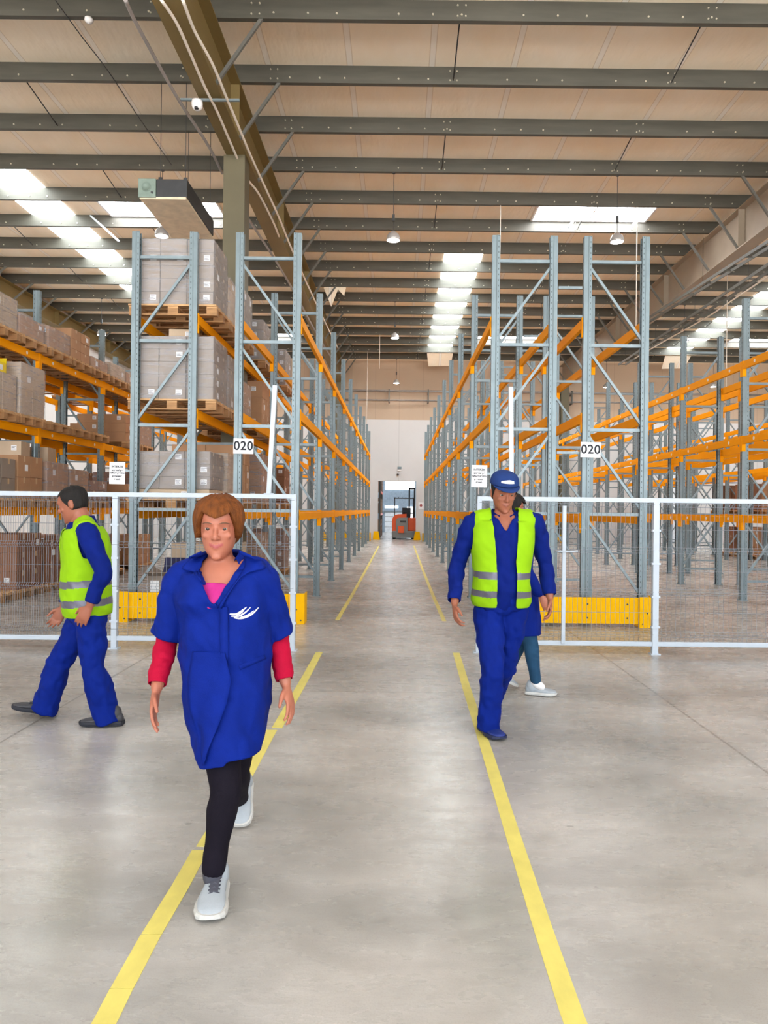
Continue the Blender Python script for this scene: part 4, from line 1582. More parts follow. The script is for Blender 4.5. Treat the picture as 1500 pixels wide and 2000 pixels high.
def hair(H, parent, base, m, style):
    """a closed cap of hair over the skull, thicker than it; style(ang) gives the height where it ends"""
    n, k = 48, 12
    outer, inner = [], []
    for i in range(k + 1):
        ro, ri = [], []
        for j in range(n):
            a = 2 * math.pi * j / n
            lo, th = style(a)
            t = lo + (1.0 - lo) * (i / k) ** .9
            nz = noise.noise(V((math.sin(a) * 5, math.cos(a) * 5, t * 3))) * .006 + noise.noise(V((math.sin(a) * 16, math.cos(a) * 16, t * 2))) * .004
            ro.append(head_pt(H, t, a, th * (.75 + .5 * math.sin(math.pi * min(1, .25 + i / k * .6))) + nz))
            ri.append(head_pt(H, t, a, -.004))
        outer.append(ro)
        inner.append(ri)
    F = MB()
    vs = [p for rr in outer for p in rr] + [p for rr in inner for p in rr]
    o = (k + 1) * n
    fs = []
    for i in range(k):
        for j in range(n):
            j2 = (j + 1) % n
            fs.append((i * n + j, i * n + j2, (i + 1) * n + j2, (i + 1) * n + j))
            fs.append((o + i * n + j, o + (i + 1) * n + j, o + (i + 1) * n + j2, o + i * n + j2))
    for j in range(n):
        j2 = (j + 1) % n
        fs.append((j, o + j, o + j2, j2))
    fs.append(tuple(k * n + j for j in range(n)))
    fs.append(tuple(o + k * n + j for j in reversed(range(n))))
    F.add([V(p) - base for p in vs], fs, 0, True)
    ob = place('hair', F.mesh('hair', m), parent)
    return ob


def torso_frame(J):
    """functions along the spine: t = 0 at the hips, 1 at the neck base"""
    pel, nk = J['pelvis'], J['neck']
    ch = J.get('chest', (pel + nk) / 2)
    la = (J['hip_l'] - J['hip_r']).normalized()
    lb = (J['sh_l'] - J['sh_r']).normalized()

    def at_(t):
        if t <= 0:
            c = pel + (pel - ch).normalized() * (-t) * (nk - pel).length
        else:
            c = (1 - t) ** 2 * pel + 2 * t * (1 - t) * (2 * ch - (pel + nk) / 2) + t * t * nk
        k = max(0, min(1, t))
        lat = (la * (1 - k) + lb * k).normalized()
        ax = (nk - pel).normalized()
        fw = ax.cross(lat).normalized()
        if fw.dot(J['facing']) < 0:
            fw = -fw
        lat = lat - ax * lat.dot(ax)
        return c, lat.normalized(), fw
    return at_


def trings(J, tab, off=0., n=28, belly=0.):
    fr = torso_frame(J)
    out = []
    for t, w, dpt in tab:
        c, lat, fw = fr(t)
        ring = []
        for k in range(n):
            a = 2 * math.pi * k / n
            ca, sa = math.cos(a), math.sin(a)
            p = .8
            x = math.copysign(abs(ca) ** p, ca) * (w + off)
            y = math.copysign(abs(sa) ** p, sa) * (dpt + off)
            if sa > 0 and belly:
                y *= 1 + belly * math.exp(-((t - .25) / .22) ** 2)
            ring.append(c + lat * x + fw * y)
        out.append(ring)
    return out


T_M = [(-.16, .08, .07), (-.10, .14, .10), (0, .168, .112), (.15, .160, .108), (.3, .150, .104), (.5, .163, .114), (.68, .178, .122), (.82, .180, .112), (.93, .145, .09), (1.0, .085, .07), (1.05, .062, .06)]
T_W = [(-.16, .08, .08), (-.10, .15, .105), (0, .172, .118), (.15, .160, .110), (.32, .138, .100), (.5, .148, .112), (.66, .158, .124), (.8, .156, .104), (.92, .125, .08), (1.0, .075, .062), (1.05, .055, .055)]


def arm_pts(J, s):
    return [J['sh_' + s], J['el_' + s], J['wr_' + s]]


def leg_pts(J, s):
    return [J['hip_' + s], J['kn_' + s], J['an_' + s]]


def knee_mid(J, s, ra):
    h, k, a = leg_pts(J, s)
    P = [h, h.lerp(k, .5), k, k.lerp(a, .3), k.lerp(a, .6), a]
    return P, ra


def make_body(J, H, male, voxel, skin, name, label, base, hands):
    F = Flesh()
    F.rings(trings(J, T_M if male else T_W))
    add_head(F, H, male)
    r, f, u = H['fr']
    nk = J['neck']
    F.limb([nk + (nk - H['c']).normalized() * .05, nk + V((0, 0, .03)), H['c'] - u * .05 * H['s'] - f * .012], [.066 if male else .056, .060 if male else .050, .056 if male else .047])
    for s in 'lr':
        sh, el, wr = arm_pts(J, s)
        F.limb([nk.lerp(sh, .35) - V((0, 0, .02)), sh, sh.lerp(el, .5), el, el.lerp(wr, .35), el.lerp(wr, .75), wr], [.05, .058, .048, .039, .040, .032, .026] if male else [.043, .046, .042, .035, .036, .029, .023])
        P, R = knee_mid(J, s, [.088, .076, .055, .056, .048, .036] if male else [.090, .076, .054, .055, .045, .034])
        F.limb(P, R)
        d, nrm, side, curl = hands[s]
        F.hand(wr + (wr - el).normalized() * .012, d, nrm, side, 1.0 if male else .92, curl)
    me = F.solid(voxel, 3)
    mats = [skin, M['lip'] if not male else M['lip_m']]
    o = finish(me, name, mats, base, mi=head_material(H))
    o.location = base
    tag(o, label, 'person', 'people walking in the hall')
    eyes(H, o, base)
    return o


def shoe(parent, base, an, heel, toe, m_up, m_sole, m_lace=None, wid=1., tall=.09, sole_h=.026):
    """heel, toe: points on the underside of the sole"""
    ax = toe - heel
    L = ax.length
    ax.normalize()
    side = ax.cross(V((0, 0, 1))).normalized()
    up = side.cross(ax).normalized()
    P = [(0.0, .018, .062), (.03, .029, .078), (.12, .035, tall), (.25, .036, tall), (.36, .037, tall * .86), (.5, .042, tall * .68), (.64, .047, .056), (.78, .047, .049), (.9, .040, .043), (.97, .026, .036), (1.0, .010, .028)]

    def curve(t):
        return .006 * math.sin(t * math.pi) * (1 if t > .4 else 0)
    F = Flesh()
    S = MB()
    rs, rs2 = [], []
    for t, w, h in P:
        c = heel + ax * (t * L) + side * curve(t)
        ring = []
        for k in range(20):
            a = 2 * math.pi * k / 20
            x = math.cos(a) * w * wid
            z = sole_h * .7 + (h - sole_h * .7) * (.5 + .5 * math.sin(a)) if math.sin(a) > -.2 else sole_h * .7
            tw = 1 - .35 * max(0, math.sin(a)) ** 2
            ring.append(c + side * x * tw + up * z)
        rs.append(ring)
        ring = []
        for dx, z in ((-1.12, .003), (-1.16, sole_h * .6), (-1.08, sole_h), (1.08, sole_h), (1.16, sole_h * .6), (1.12, .003)):
            ring.append(c + side * dx * (w + .003) * wid + ax * ((t - .5) * .012) + up * (z + (.012 * max(0, (t - .8) / .2) ** 2 if z < .01 else 0)))
        rs2.append(ring)
    F.rings(rs)
    # ankle collar
    col = heel + ax * (L * .2) + up * (tall * .8)
    F.limb([col - up * .02, col + up * .014], [.043 * wid, .042 * wid], 2)
    F.v = [tuple(V(p) - base) for p in F.v]
    o = place('shoe', F.mesh('shoe', m_up), parent)
    S.rings(rs2, 0, False)
    S.v = [tuple(V(p) - base) for p in S.v]
    place('sole', S.mesh('sole', m_sole), o)
    if m_lace:
        G = MB()
        for i in range(5):
            t = .36 + i * .062
            h = tall * (.86 - .052 * (i * 1.35)) + .004
            w = .021
            G.tube([heel + ax * t * L - side * w + up * (h - .010), heel + ax * t * L + up * (h + .002), heel + ax * (t + .02) * L + side * w + up * (h - .010)], .0035, 6)
        # tongue
        G.add([heel + ax * L * (.30) + side * sx * .018 + up * (tall * .95 + .002) for sx in (-1, 1)] + [heel + ax * L * .62 + side * sx * .016 + up * (.0605) for sx in (1, -1)], [(0, 1, 2, 3)])
        G.v = [tuple(V(p) - base) for p in G.v]
        place('laces', G.mesh('laces', m_lace), o)
    return o


def trousers(J, parent, base, m, seed, flare=1.0, t_top=.22, long=1.22):
    F = Flesh()
    tab = [(t, w, d) for t, w, d in T_M if t <= t_top]
    F.rings(trings(J, tab, .018))
    for s in 'lr':
        h, k, a = leg_pts(J, s)
        e = k + (a - k) * long
        P = [h, h.lerp(k, .3), h.lerp(k, .65), k, k.lerp(a, .4), k.lerp(a, .8), e]
        F.limb(P, [.104, .100, .086, .076, .073 * flare, .070 * flare, .075 * flare])
    me = F.solid(.009, 3)
    ends = [(J['an_' + s], (J['an_' + s] - J['kn_' + s]).normalized()) for s in 'lr']

    def cut(c, n):
        for a, d in ends:
            if (c - a).length < .22 and (c - a).dot(d) > .040 + .02 * noise.noise(c * 14):
                return True
        return False
    return finish(me, 'trousers', m, base, .012, (24, 24, 20), cut, .004, parent, seed)


def shirt(J, parent, base, m, seed, tab, neck_cut, sleeve=1.0, off=.016, r=(.058, .072, .062, .054, .050, .042), name='shirt', t_lo=-.12, belly=.25):
    F = Flesh()
    F.rings(trings(J, [x for x in tab if t_lo <= x[0] <= 1.02], off, belly=belly))
    for s in 'lr':
        sh, el, wr = arm_pts(J, s)
        nk = J['neck']
        P = [nk.lerp(sh, .4) - V((0, 0, .015)), sh, sh.lerp(el, .5), el]
        R = list(r[:4])
        if sleeve > 1:
            P += [el.lerp(wr, .5), el.lerp(wr, 1.12)]
            R += list(r[4:])
        else:
            P = P[:2] + [sh.lerp(el, sleeve * .5), sh.lerp(el, sleeve)]
        F.limb(P, R)
    me = F.solid(.008, 3)
    ends = [(J['el_' + s].lerp(J['wr_' + s], sleeve - 1), (J['wr_' + s] - J['el_' + s]).normalized()) for s in 'lr'] if sleeve > 1 else []

    def cut(c, n):
        if neck_cut(c, n):
            return True
        return any((c - a).length < .16 and (c - a).dot(d) > .0 for a, d in ends)
    return finish(me, name, m, base, .011, (22, 22, 18), cut, .004, parent, seed)


def collar(J, parent, base, m, w=.075, opening=.5, h=.055):
    """folded shirt collar with two points, open at the front"""
    fr = torso_frame(J)
    c, lat, fw = fr(1.0)
    up = (J['neck'] - J['pelvis']).normalized()
    F = MB()
    n = 26
    rows = []
    for i in range(n + 1):
        a = opening + (2 * math.pi - 2 * opening) * i / n
        x, y = math.sin(a), math.cos(a)
        pt = max(0, 1 - abs(min(a, 2 * math.pi - a) - opening) / .5)
        fall = h + .045 * pt
        p0 = c + lat * x * w * .86 + fw * y * w * .9 + up * .03 - up * .05 * max(0, y)
        p1 = p0 + up * .012 + (lat * x + fw * y) * .010
        p2 = c + (lat * x * (w * 1.28 + .02 * pt) + fw * (y * (w * 1.2) + .018 * pt)) + up * (.03 - fall) - up * .05 * max(0, y)
        rows.append((p0, p1, p1.lerp(p2, .5) + (lat * x + fw * y) * .006, p2))
    vs = [V(p) - base for r_ in rows for p in r_]
    fs = [(i * 4 + j, i * 4 + j + 1, i * 4 + j + 5, i * 4 + j + 4) for i in range(n) for j in range(3)]
    F.add(vs, fs, 0, True)
    o = place('collar', F.mesh('collar', m), parent)
    md = o.modifiers.new('cloth', 'SOLIDIFY')
    md.thickness = .004
    return o


def vest(J, parent, base, seed, front_gap, tab=T_M):
    F = Flesh()
    t2 = [x for x in tab if -.1 <= x[0] <= .93]
    F.rings(trings(J, t2, .040, belly=.25))
    for s in 'lr':
        sh, el = J['sh_' + s], J['el_' + s]
        nk = J['neck']
        F.limb([nk.lerp(sh, .3) - V((0, 0, .004)), sh.lerp(nk, .24) - V((0, 0, .010))], [.076, .088])
    me = F.solid(.007, 8)
    fr = torso_frame(J)
    ax = (J['neck'] - J['pelvis'])
    L = ax.length
    ax = ax.normalized()

    def loc(c):
        t = (c - J['pelvis']).dot(ax) / L
        cc, lat, fw = fr(max(-.2, min(1.05, t)))
        d = c - cc
        return t, d.dot(lat), d.dot(fw)

    def cut(c, n):
        t, x, y = loc(c)
        if t < -.06:
            return True
        if y > 0 and abs(x - front_gap[2]) < front_gap[0] + front_gap[1] * max(0, t - .5) ** 1.0:
            return True
        if t > .9 and abs(x) < .085:
            return True
        if abs(x) > .208 and t > .55 and n.dot(ax) < .6:
            return True
        return False

    def mi(c, n):
        t, x, y = loc(c)
        return 1 if (.055 < t < .135 or .27 < t < .35) else 0
    return finish(me, 'hi_vis_vest', [M['hivis'], M['reflex']], base, .008, (10, 10, 5), cut, .005, parent, seed, mi)


# ---------------------------------------------------------------- woman in the blue work coat, walking towards us
def J_woman():
    J = {}
    Y = 2.92
    J['facing'] = V((0.03, -1, 0))
    J['pelvis'] = at(443, 1300, Y + .03)
    J['chest'] = at(438, 1195, Y)
    J['neck'] = at(430, 1098, Y)
    J['sh_r'], J['sh_l'] = at(357, 1122, Y + .0), at(508, 1119, Y - .02)
    J['el_r'], J['wr_r'] = at(328, 1245, Y + .04), at(306, 1345, Y - .10)
    J['el_l'], J['wr_l'] = at(541, 1240, Y + .09), at(558, 1335, Y + .02)
    J['hip_r'], J['hip_l'] = at(410, 1318, Y), at(476, 1316, Y + .04)
    J['kn_r'], J['an_r'] = at(441, 1535, Y - .14), at(416, 1702, Y - .16)
    J['kn_l'], J['an_l'] = at(461, 1500, Y + .16), at(466, 1560, Y + .52)
    J['toe_r'] = atz(409, 1797, .03)
    J['toe_l'] = atz(470, 1618, .03)
    return J


J = J_woman()
base = V(((J['an_r'].x + J['an_l'].x) / 2, 2.9, 0))
H = {'c': at(428, 1030, 2.89), 's': 1.02, 'fr': frame(V((.10, -1, -.10)))}
dn = V((0, 0, -1))
hands = {'r': (at(296, 1418, 2.76) - J['wr_r'], V((1, .2, 0)), V((.1, -1, 0)), .22), 'l': (at(572, 1395, 2.88) - J['wr_l'], V((-1, .2, 0)), V((-.1, -1, 0)), .25)}
wo = make_body(J, H, False, .0048, M['skin_w'], 'person', 'woman with auburn hair in a short-sleeved blue work coat striding forward', base, hands)


def st_bob(a):
    d = abs((a + math.pi) % (2 * math.pi) - math.pi)      # 0 front .. pi back
    if d < .75:
        return .73 + .09 * math.sin(a * 1.6 - .3), .018
    k = min(1, (d - .75) / .55)
    return .70 * (1 - k) + (.33 if d < 2.0 else .10 + .23 * max(0, (2.6 - d) / .6)) * k, .018 + .002 * k


hair(H, wo, base, M['hair_b'], st_bob)
# magenta top under the coat
shirt(J, wo, base, M['pink'], 3, T_W, lambda c, n: (c.z > J['neck'].z - .075 and abs(c.x - J['neck'].x) < .085) or abs(c.x - J['neck'].x) > .115 or c.z > J['neck'].z - .06 or abs(c.x - J['neck'].x) > .03 + .33 * max(0, c.z - J['neck'].z + .17) or c.z < J['neck'].z - .17, .3, .016, (.05, .05, .045, .04), 'undershirt', .2, 0.)
# red sleeves of the jersey
for s in 'rl':
    sh, el, wr = arm_pts(J, s)
    F = Flesh()
    F.limb([sh.lerp(el, .55), el, el.lerp(wr, .4), el.lerp(wr, 1.15)], [.052, .045, .042, .034])
    d = (wr - el).normalized()
    me = F.solid(.006, 2)
    e = el.lerp(wr, .92)
    finish(me, 'red_sleeve', M['red'], base, .007, (24, 24, 40), lambda c, n, e=e, d=d: (c - e).dot(d) > .0, .003, wo, 5)
# coat
F = Flesh()
F.rings(trings(J, [(t, w, dd) for t, w, dd in T_W if .1 <= t <= .93], .030))
for s in 'lr':
    sh, el, wr = arm_pts(J, s)
    nk = J['neck']
    F.limb([nk.lerp(sh, .30) - V((0, 0, .016)), sh.lerp(nk, .04) - V((0, 0, .006)), sh.lerp(el, .35), sh.lerp(el, .7), sh.lerp(el, 1.18)], [.056, .064, .065, .068, .075])
hem = []
for px, py, hw, Yc, dpt in ((441, 1190, 86, 2.92, .150), (442, 1250, 87, 2.92, .158), (443, 1310, 86, 2.92, .165), (445, 1370, 80, 2.91, .175), (447, 1430, 68, 2.89, .18), (448, 1476, 57, 2.87, .18), (446, 1510, 52, 2.86, .17)):
    c = at(px, py, Yc)
    w = hw * Yc / F_PX
    hem.append([c + V((math.copysign(abs(math.cos(2 * math.pi * k / 28)) ** .85, math.cos(2 * math.pi * k / 28)) * w, math.copysign(abs(math.sin(2 * math.pi * k / 28)) ** .85, math.sin(2 * math.pi * k / 28)) * dpt, 0)) for k in range(28)])
F.rings(hem)
me = F.solid(.0065, 4)
vb = J['neck']
zt = at(430, 1180, 2.8).z
zh = at(450, 1472, 2.8).z
xf = at(432, 1300, 2.8).x
sl = [(J['sh_' + s].lerp(J['el_' + s], .96), (J['el_' + s] - J['sh_' + s]).normalized()) for s in 'lr']


def coat_cut(c, n):
    # open V neck
    dz = vb.z - c.z
    if c.y < vb.y + .02 and dz < vb.z - zt and abs(c.x - vb.x - .012) < .085 * max(0, (c.z - zt) / (vb.z - zt)) + .004:
        return True
    if c.z > vb.z - .03 and abs(c.x - vb.x) < .066:
        return True
    # hem, with the left flap hanging to a point
    zz = zh
    if c.y < 2.9:
        k = (c.x - at(400, 1480, 2.8).x)
        if k < .10:
            zz = zh + (-.02 + 1.1 * max(0, -k) - .25 * max(0, .06 - abs(k)))
    if c.z < zz:
        return True
    for p, d in sl:
        if 0 < (c - p).dot(d) < .19 and (c - p - d * (c - p).dot(d)).length < .1 and abs(c.x - J['pelvis'].x) > .186:
            return True
    return False


co = finish(me, 'work_coat', [M['blue']], base, .015, (17, 17, 11), coat_cut, .005, wo, 11)
collar(J, co, base, M['blue'], .086, 1.15, .045)
bm = bmesh.new()
bm.from_mesh(co.data)
bvh = BVHTree.FromBMesh(bm)
bm.free()


def drape(p, off):
    """world point moved onto the front of the coat"""
    q = V(p) - base
    h = bvh.ray_cast(V((q.x, -1.2, q.z)), V((0, 1, 0)))
    if h[0] is None:
        return V((q.x, q.y, q.z))
    return h[0] + V((0, -off, 0))


def strip(name, pts, w, off, m, parent, thick=.003):
    """pts: pixel points; a cloth strip lying on the coat; w in metres (list or number)"""
    P = [at(x, y, 2.78) for x, y in pts]
    P = smooth_pts(P, 5)
    n = len(P)
    L, R = [], []
    for i, p in enumerate(P):
        d = (P[min(i + 1, n - 1)] - P[max(i - 1, 0)])
        d.y = 0
        d.normalize()
        s_ = V((-d.z, 0, d.x))
        ww = (w[0] + (w[1] - w[0]) * i / (n - 1)) / 2 if isinstance(w, tuple) else w / 2 * (math.sin(math.pi * min(1, .12 + i / (n - 1) * .85)) ** .6)
        L.append(drape(p + s_ * ww, off))
        R.append(drape(p - s_ * ww, off))
    F = MB()
    F.add(L + R, [(i, i + 1, n + i + 1, n + i) for i in range(n - 1)], 0, True)
    o = place(name, F.mesh(name, m), parent)
    md = o.modifiers.new('cloth', 'SOLIDIFY')
    md.thickness = thick
    return o


# wide flat lapels
def lapel(inner, outer):
    A, B = smooth_pts([at(x, y, 2.8) for x, y in inner], 6), smooth_pts([at(x, y, 2.8) for x, y in outer], 6)
    gv, gf = [], []
    n, m_ = len(A), 6
    for i in range(n):
        for j in range(m_ + 1):
            p = A[i].lerp(B[i], j / m_)
            d = drape(p, .007 + .008 * math.sin(math.pi * j / m_) + .006 * j / m_)
            gv.append(d)
    # keep points that missed the coat (over the open neck) beside their neighbours
    for i in range(n):
        for j in range(m_, -1, -1):
            a_ = i * (m_ + 1) + j
            if j < m_ and abs(gv[a_].y - gv[a_ + 1].y) > .05:
                gv[a_] = V((gv[a_].x, gv[a_ + 1].y, gv[a_].z))
    for i in range(n - 1):
        for j in range(m_):
            a_ = i * (m_ + 1) + j
            gf.append((a_, a_ + 1, a_ + m_ + 2, a_ + m_ + 1))
    F = MB()
    F.add(gv, gf, 0, True)
    o = place('lapel', F.mesh('lapel', M['blue']), co)
    md = o.modifiers.new('cloth', 'SOLIDIFY')
    md.thickness = .005
    md.offset = 0


lapel([(394, 1076), (386, 1108), (400, 1142), (427, 1180)], [(372, 1086), (348, 1113), (386, 1122), (430, 1186)])
lapel([(466, 1074), (474, 1106), (458, 1142), (432, 1180)], [(490, 1084), (514, 1111), (474, 1122), (436, 1186)])


# the outer front panel hanging free to a point
def lerp_tab(tab, y):
    for (y0, x0), (y1, x1) in zip(tab, tab[1:]):
        if y <= y1:
            return x0 + (x1 - x0) * (y - y0) / (y1 - y0)
    return tab[-1][1]


LT = [(1275, 372), (1330, 362), (1380, 366), (1420, 377), (1455, 390), (1486, 400)]
RT = [(1275, 438), (1330, 452), (1370, 446), (1420, 428), (1455, 413), (1486, 402)]
gv, gf = [], []
nv, nu = 22, 10
last = {}
for i in range(nv + 1):
    y = 1275 + (1486 - 1275) * i / nv
    for j in range(nu + 1):
        u_ = j / nu
        x = lerp_tab(LT, y) * (1 - u_) + lerp_tab(RT, y) * u_
        p = at(x, y, 2.74)
        q = V(p) - base
        h = bvh.ray_cast(V((q.x, -1.2, max(q.z, zh + .012))), V((0, 1, 0)))
        yy = h[0].y if h[0] is not None else last.get(j, q.y)
        last[j] = yy
        lift = .010 + .022 * u_ ** 2 * min(1, i / 8) + .006 * math.sin(u_ * 7 + i * .2)
        gv.append(V((q.x, yy - lift, q.z)))
for i in range(nv):
    for j in range(nu):
        a_ = i * (nu + 1) + j
        gf.append((a_, a_ + 1, a_ + nu + 2, a_ + nu + 1))
F = MB()
F.add(gv, gf, 0, True)
fl = place('coat_front_panel', F.mesh('coat_front_panel', M['blue']), co)
md = fl.modifiers.new('cloth', 'SOLIDIFY')
md.thickness = .005

# emblem: a fan of pale curved strokes
me_pts = [([(449, 1199), (462, 1199), (474, 1192), (481, 1186)], .007), ([(452, 1203), (466, 1203), (478, 1197), (488, 1187)], .006), ([(458, 1206), (474, 1207), (490, 1201), (501, 1189)], .007),
          ([(462, 1201), (472, 1196), (477, 1190)], .005), ([(470, 1205), (482, 1202), (494, 1194)], .004)]
for pts, w in me_pts:
    strip('emblem_stroke', pts, w, .004, M['white'], co, .0015)
# overlapping front edge and the pocket welts
strip('front_placket', [(437, 1185), (440, 1235), (443, 1285)], (.035, .03), .007, M['blue'], co, .004)
strip('pocket_welt', [(470, 1302), (512, 1290)], (.02, .02), .006, M['blue'], co)
for px, py in ((439, 1205), (441, 1250), (444, 1295)):
    p = drape(at(px, py, 2.78), .008)
    F = MB().cyl(p, .008, .004, 12, 0, V((0, 1, 0)))
    place('button', F.mesh('button', M['ink']), co)
# leggings
F = Flesh()
for s in 'lr':
    h, k, a = leg_pts(J, s)
    F.limb([h, h.lerp(k, .5), k, k.lerp(a, .3), k.lerp(a, .6), k.lerp(a, .98)], [.098, .081, .060, .060, .050, .047])
me = F.solid(.007, 3)
finish(me, 'leggings', M['black_knit'], base, .003, (12, 12, 12), None, 0, wo, 2)
for s in 'lr':
    k, a = J['kn_' + s], J['an_' + s]
    d = (a - k).normalized()
    F = Flesh()
    F.limb([a - d * .05, a, a - V((0, 0, .03))], [.037, .040, .036])
    F.v = [tuple(V(p) - base) for p in F.v]
    place('sock', F.mesh('sock', M['lace']), wo)
shoe(wo, base, J['an_r'], atz(420, 1752, 0), atz(409, 1806, 0) + V((0, 0, .0)), M['shoe_w'], M['sole'], M['lace'], 1.12, .095, .03) if False else None
hl = V((J['an_r'].x + .004, J['an_r'].y + .065, .004))
tl = atz(410, 1803, 0.004)
hl = tl + (hl - tl).normalized() * .262
shoe(wo, base, J['an_r'], hl, tl, M['shoe_w'], M['sole'], M['lace'], 1.08, .098, .03)
tl = atz(469, 1617, 0.004)
hl = J['an_l'] + V((.012, .055, -.01))
hl = tl + (hl - tl).normalized() * .25
shoe(wo, base, J['an_l'], hl, tl, M['shoe_w'], M['sole'], M['lace'], 1.05, .098, .03)

# ---------------------------------------------------------------- man in the cap, walking towards us
J = {}
Y = 4.92
J['facing'] = V((.06, -1, 0))
J['pelvis'] = at(978, 1172, Y)
J['chest'] = at(980, 1090, Y - .02)
J['neck'] = at(983, 1006, Y)
J['sh_r'], J['sh_l'] = at(923, 1022, Y), at(1043, 1020, Y)
J['el_r'], J['wr_r'] = at(893, 1105, Y + .05), at(888, 1178, Y - .10)
J['el_l'], J['wr_l'] = at(1064, 1100, Y + .10), at(1074, 1166, Y + .02)
J['hip_r'], J['hip_l'] = at(953, 1190, Y), at(1003, 1190, Y + .02)
J['kn_r'], J['an_r'] = at(962, 1305, Y - .16), at(955, 1412, Y - .12)
J['kn_l'], J['an_l'] = at(985, 1300, Y + .10), at(963, 1360, Y + .50)
J['toe_r'], J['toe_l'] = atz(978, 1444, .03), atz(966, 1392, .03)
base = V((J['neck'].x, Y, 0))
H = {'c': at(984, 962, Y - .05), 's': 1.06, 'fr': frame(V((.12, -1, -.30)))}
hands = {'r': (at(893, 1225, 4.75) - J['wr_r'], V((1, .15, 0)), V((.15, -1, 0)), .42), 'l': (at(1074, 1212, 4.90) - J['wr_l'], V((-1, .2, 0)), V((-.1, -1, 0)), .4)}
mo = make_body(J, H, True, .0055, M['skin_m'], 'person', 'man in navy cap and open hi-vis vest stepping on the right tape', base, hands)


def st_short(a):
    d = abs((a + math.pi) % (2 * math.pi) - math.pi)
    if d < .9:
        return .80, .004
    return .80 - .50 * min(1, (d - .9) / .7), .006


hair(H, mo, base, M['hair_d'], st_short)
# cap with brim and pale front badge
r, f, u = H['fr']


def cap(H, parent, base):
    r, f, u = H['fr']
    F = MB()
    n = 40
    rows = []
    for i, t in enumerate((.70, .74, .80, .86, .91, .95, .98, 1.0)):
        k = 1 if t < .99 else .15
        rows.append([head_pt(H, t, 2 * math.pi * j / n, .016 + .006 * math.sin(math.pi * i / 7)) + u * .012 for j in range(n)])
    F.rings(rows, 0, True, True)
    F.v = [tuple(V(p) - base) for p in F.v]
    o = place('cap', F.mesh('cap', M['cap']), parent)
    B = MB()
    L, T = [], []
    for j in range(15):
        a = -1.15 + 2.3 * j / 14
        p = head_pt(H, .70, a, .014) + u * .012
        q = p + f * .068 * math.cos(a * 1.2) - u * .014 * math.cos(a * 1.2) + r * math.sin(a) * .006
        L.append(p)
        T.append(q)
    B.add([V(p) - base for p in L + [a.lerp(b, .5) + u * .004 for a, b in zip(L, T)] + T], [(i + 15 * k, i + 1 + 15 * k, 15 * (k + 1) + i + 1, 15 * (k + 1) + i) for k in range(2) for i in range(14)], 0, True)
    b = place('brim', B.mesh('brim', M['cap']), o)
    md = b.modifiers.new('cloth', 'SOLIDIFY')
    md.thickness = .004
    E = MB()
    pts = []
    for row in range(3):
        for j in range(9):
            a = -.42 + .95 * j / 8
            pts.append(head_pt(H, .79 + row * (.035 - .012 * abs(j - 3) / 4) + .004 * j * .3, a, .0225) + u * .012)
    E.add([V(p) - base for p in pts], [(k * 9 + i, k * 9 + i + 1, k * 9 + i + 10, k * 9 + i + 9) for k in range(2) for i in range(8)], 0, True)
    e = place('badge', E.mesh('badge', M['paper']), o)
    md = e.modifiers.new('cloth', 'SOLIDIFY')
    md.thickness = .002


cap(H, mo, base)
nk = J['neck']


def open_neck(c, n, nk=nk):
    if c.z > nk.z - .02 and abs(c.x - nk.x) < .07:
        return True
    return c.y < nk.y and c.z > nk.z - .115 and abs(c.x - nk.x) < .062 * (c.z - nk.z + .115) / .115


shirt(J, mo, base, M['blue2'], 6, T_M, open_neck, 1.93)
collar(J, mo, base, M['blue2'], .078, .45, .05)
trousers(J, mo, base, M['blue'], 4, 1.02)
F = MB()
F.rings(trings(J, [(.10, .164, .112), (.135, .163, .112), (.16, .161, .111)], .030))
F.v = [tuple(V(p) - base) for p in F.v]
place('belt', F.mesh('belt', M['ink']), mo)
vest(J, mo, base, 8, (.066, .05, .0))
tl = atz(980, 1447, .004)
hl = V((J['an_r'].x - .004, J['an_r'].y + .06, .004))
shoe(mo, base, J['an_r'], tl + (hl - tl).normalized() * .285, tl, M['shoe_b'], M['sole_b'], M['ink'], 1.12, .10, .028)
tl = atz(966, 1391, .004)
hl = J['an_l'] + V((.0, .05, -.02))
shoe(mo, base, J['an_l'], tl + (hl - tl).normalized() * .285, tl, M['shoe_b'], M['sole_b'], M['ink'], 1.1, .10, .028)

# ---------------------------------------------------------------- man walking to the left by the fence
J = {}
Y = 4.98
J['facing'] = V((-1, -.12, 0))
J['pelvis'] = at(172, 1190, Y)
J['chest'] = at(170, 1100, Y)
J['neck'] = at(160, 1020, Y)
J['sh_l'], J['sh_r'] = at(172, 1042, Y - .19), at(160, 1044, Y + .19)
J['el_l'], J['wr_l'] = at(203, 1116, Y - .24), at(176, 1182, Y - .25)
J['el_r'], J['wr_r'] = at(148, 1122, Y + .24), at(124, 1184, Y + .20)
J['hip_l'], J['hip_r'] = at(176, 1205, Y - .09), at(168, 1205, Y + .09)
J['kn_l'], J['an_l'] = at(184, 1305, Y - .10), at(207, 1398, Y - .06)
J['kn_r'], J['an_r'] = at(118, 1290, Y + .08), at(88, 1378, Y + .08)
J['toe_l'], J['toe_r'] = atz(160, 1414, .02), atz(42, 1398, .05)
base = V((J['pelvis'].x, Y, 0))
H = {'c': at(143, 984, Y), 's': 1.02, 'fr': frame(V((-1, -.10, -.32)))}
hands = {'l': (V((-.5, 0, -.85)), V((.3, 1, -.1)), V((-.8, 0, .4)), .3), 'r': (V((-.45, 0, -.9)), V((.2, -1, 0)), V((-.8, 0, .4)), .4)}
lo = make_body(J, H, True, .006, M['skin_m'], 'person', 'man in hi-vis vest and blue trousers walking left before the fence', base, hands)
hair(H, lo, base, M['hair_d'], st_short)
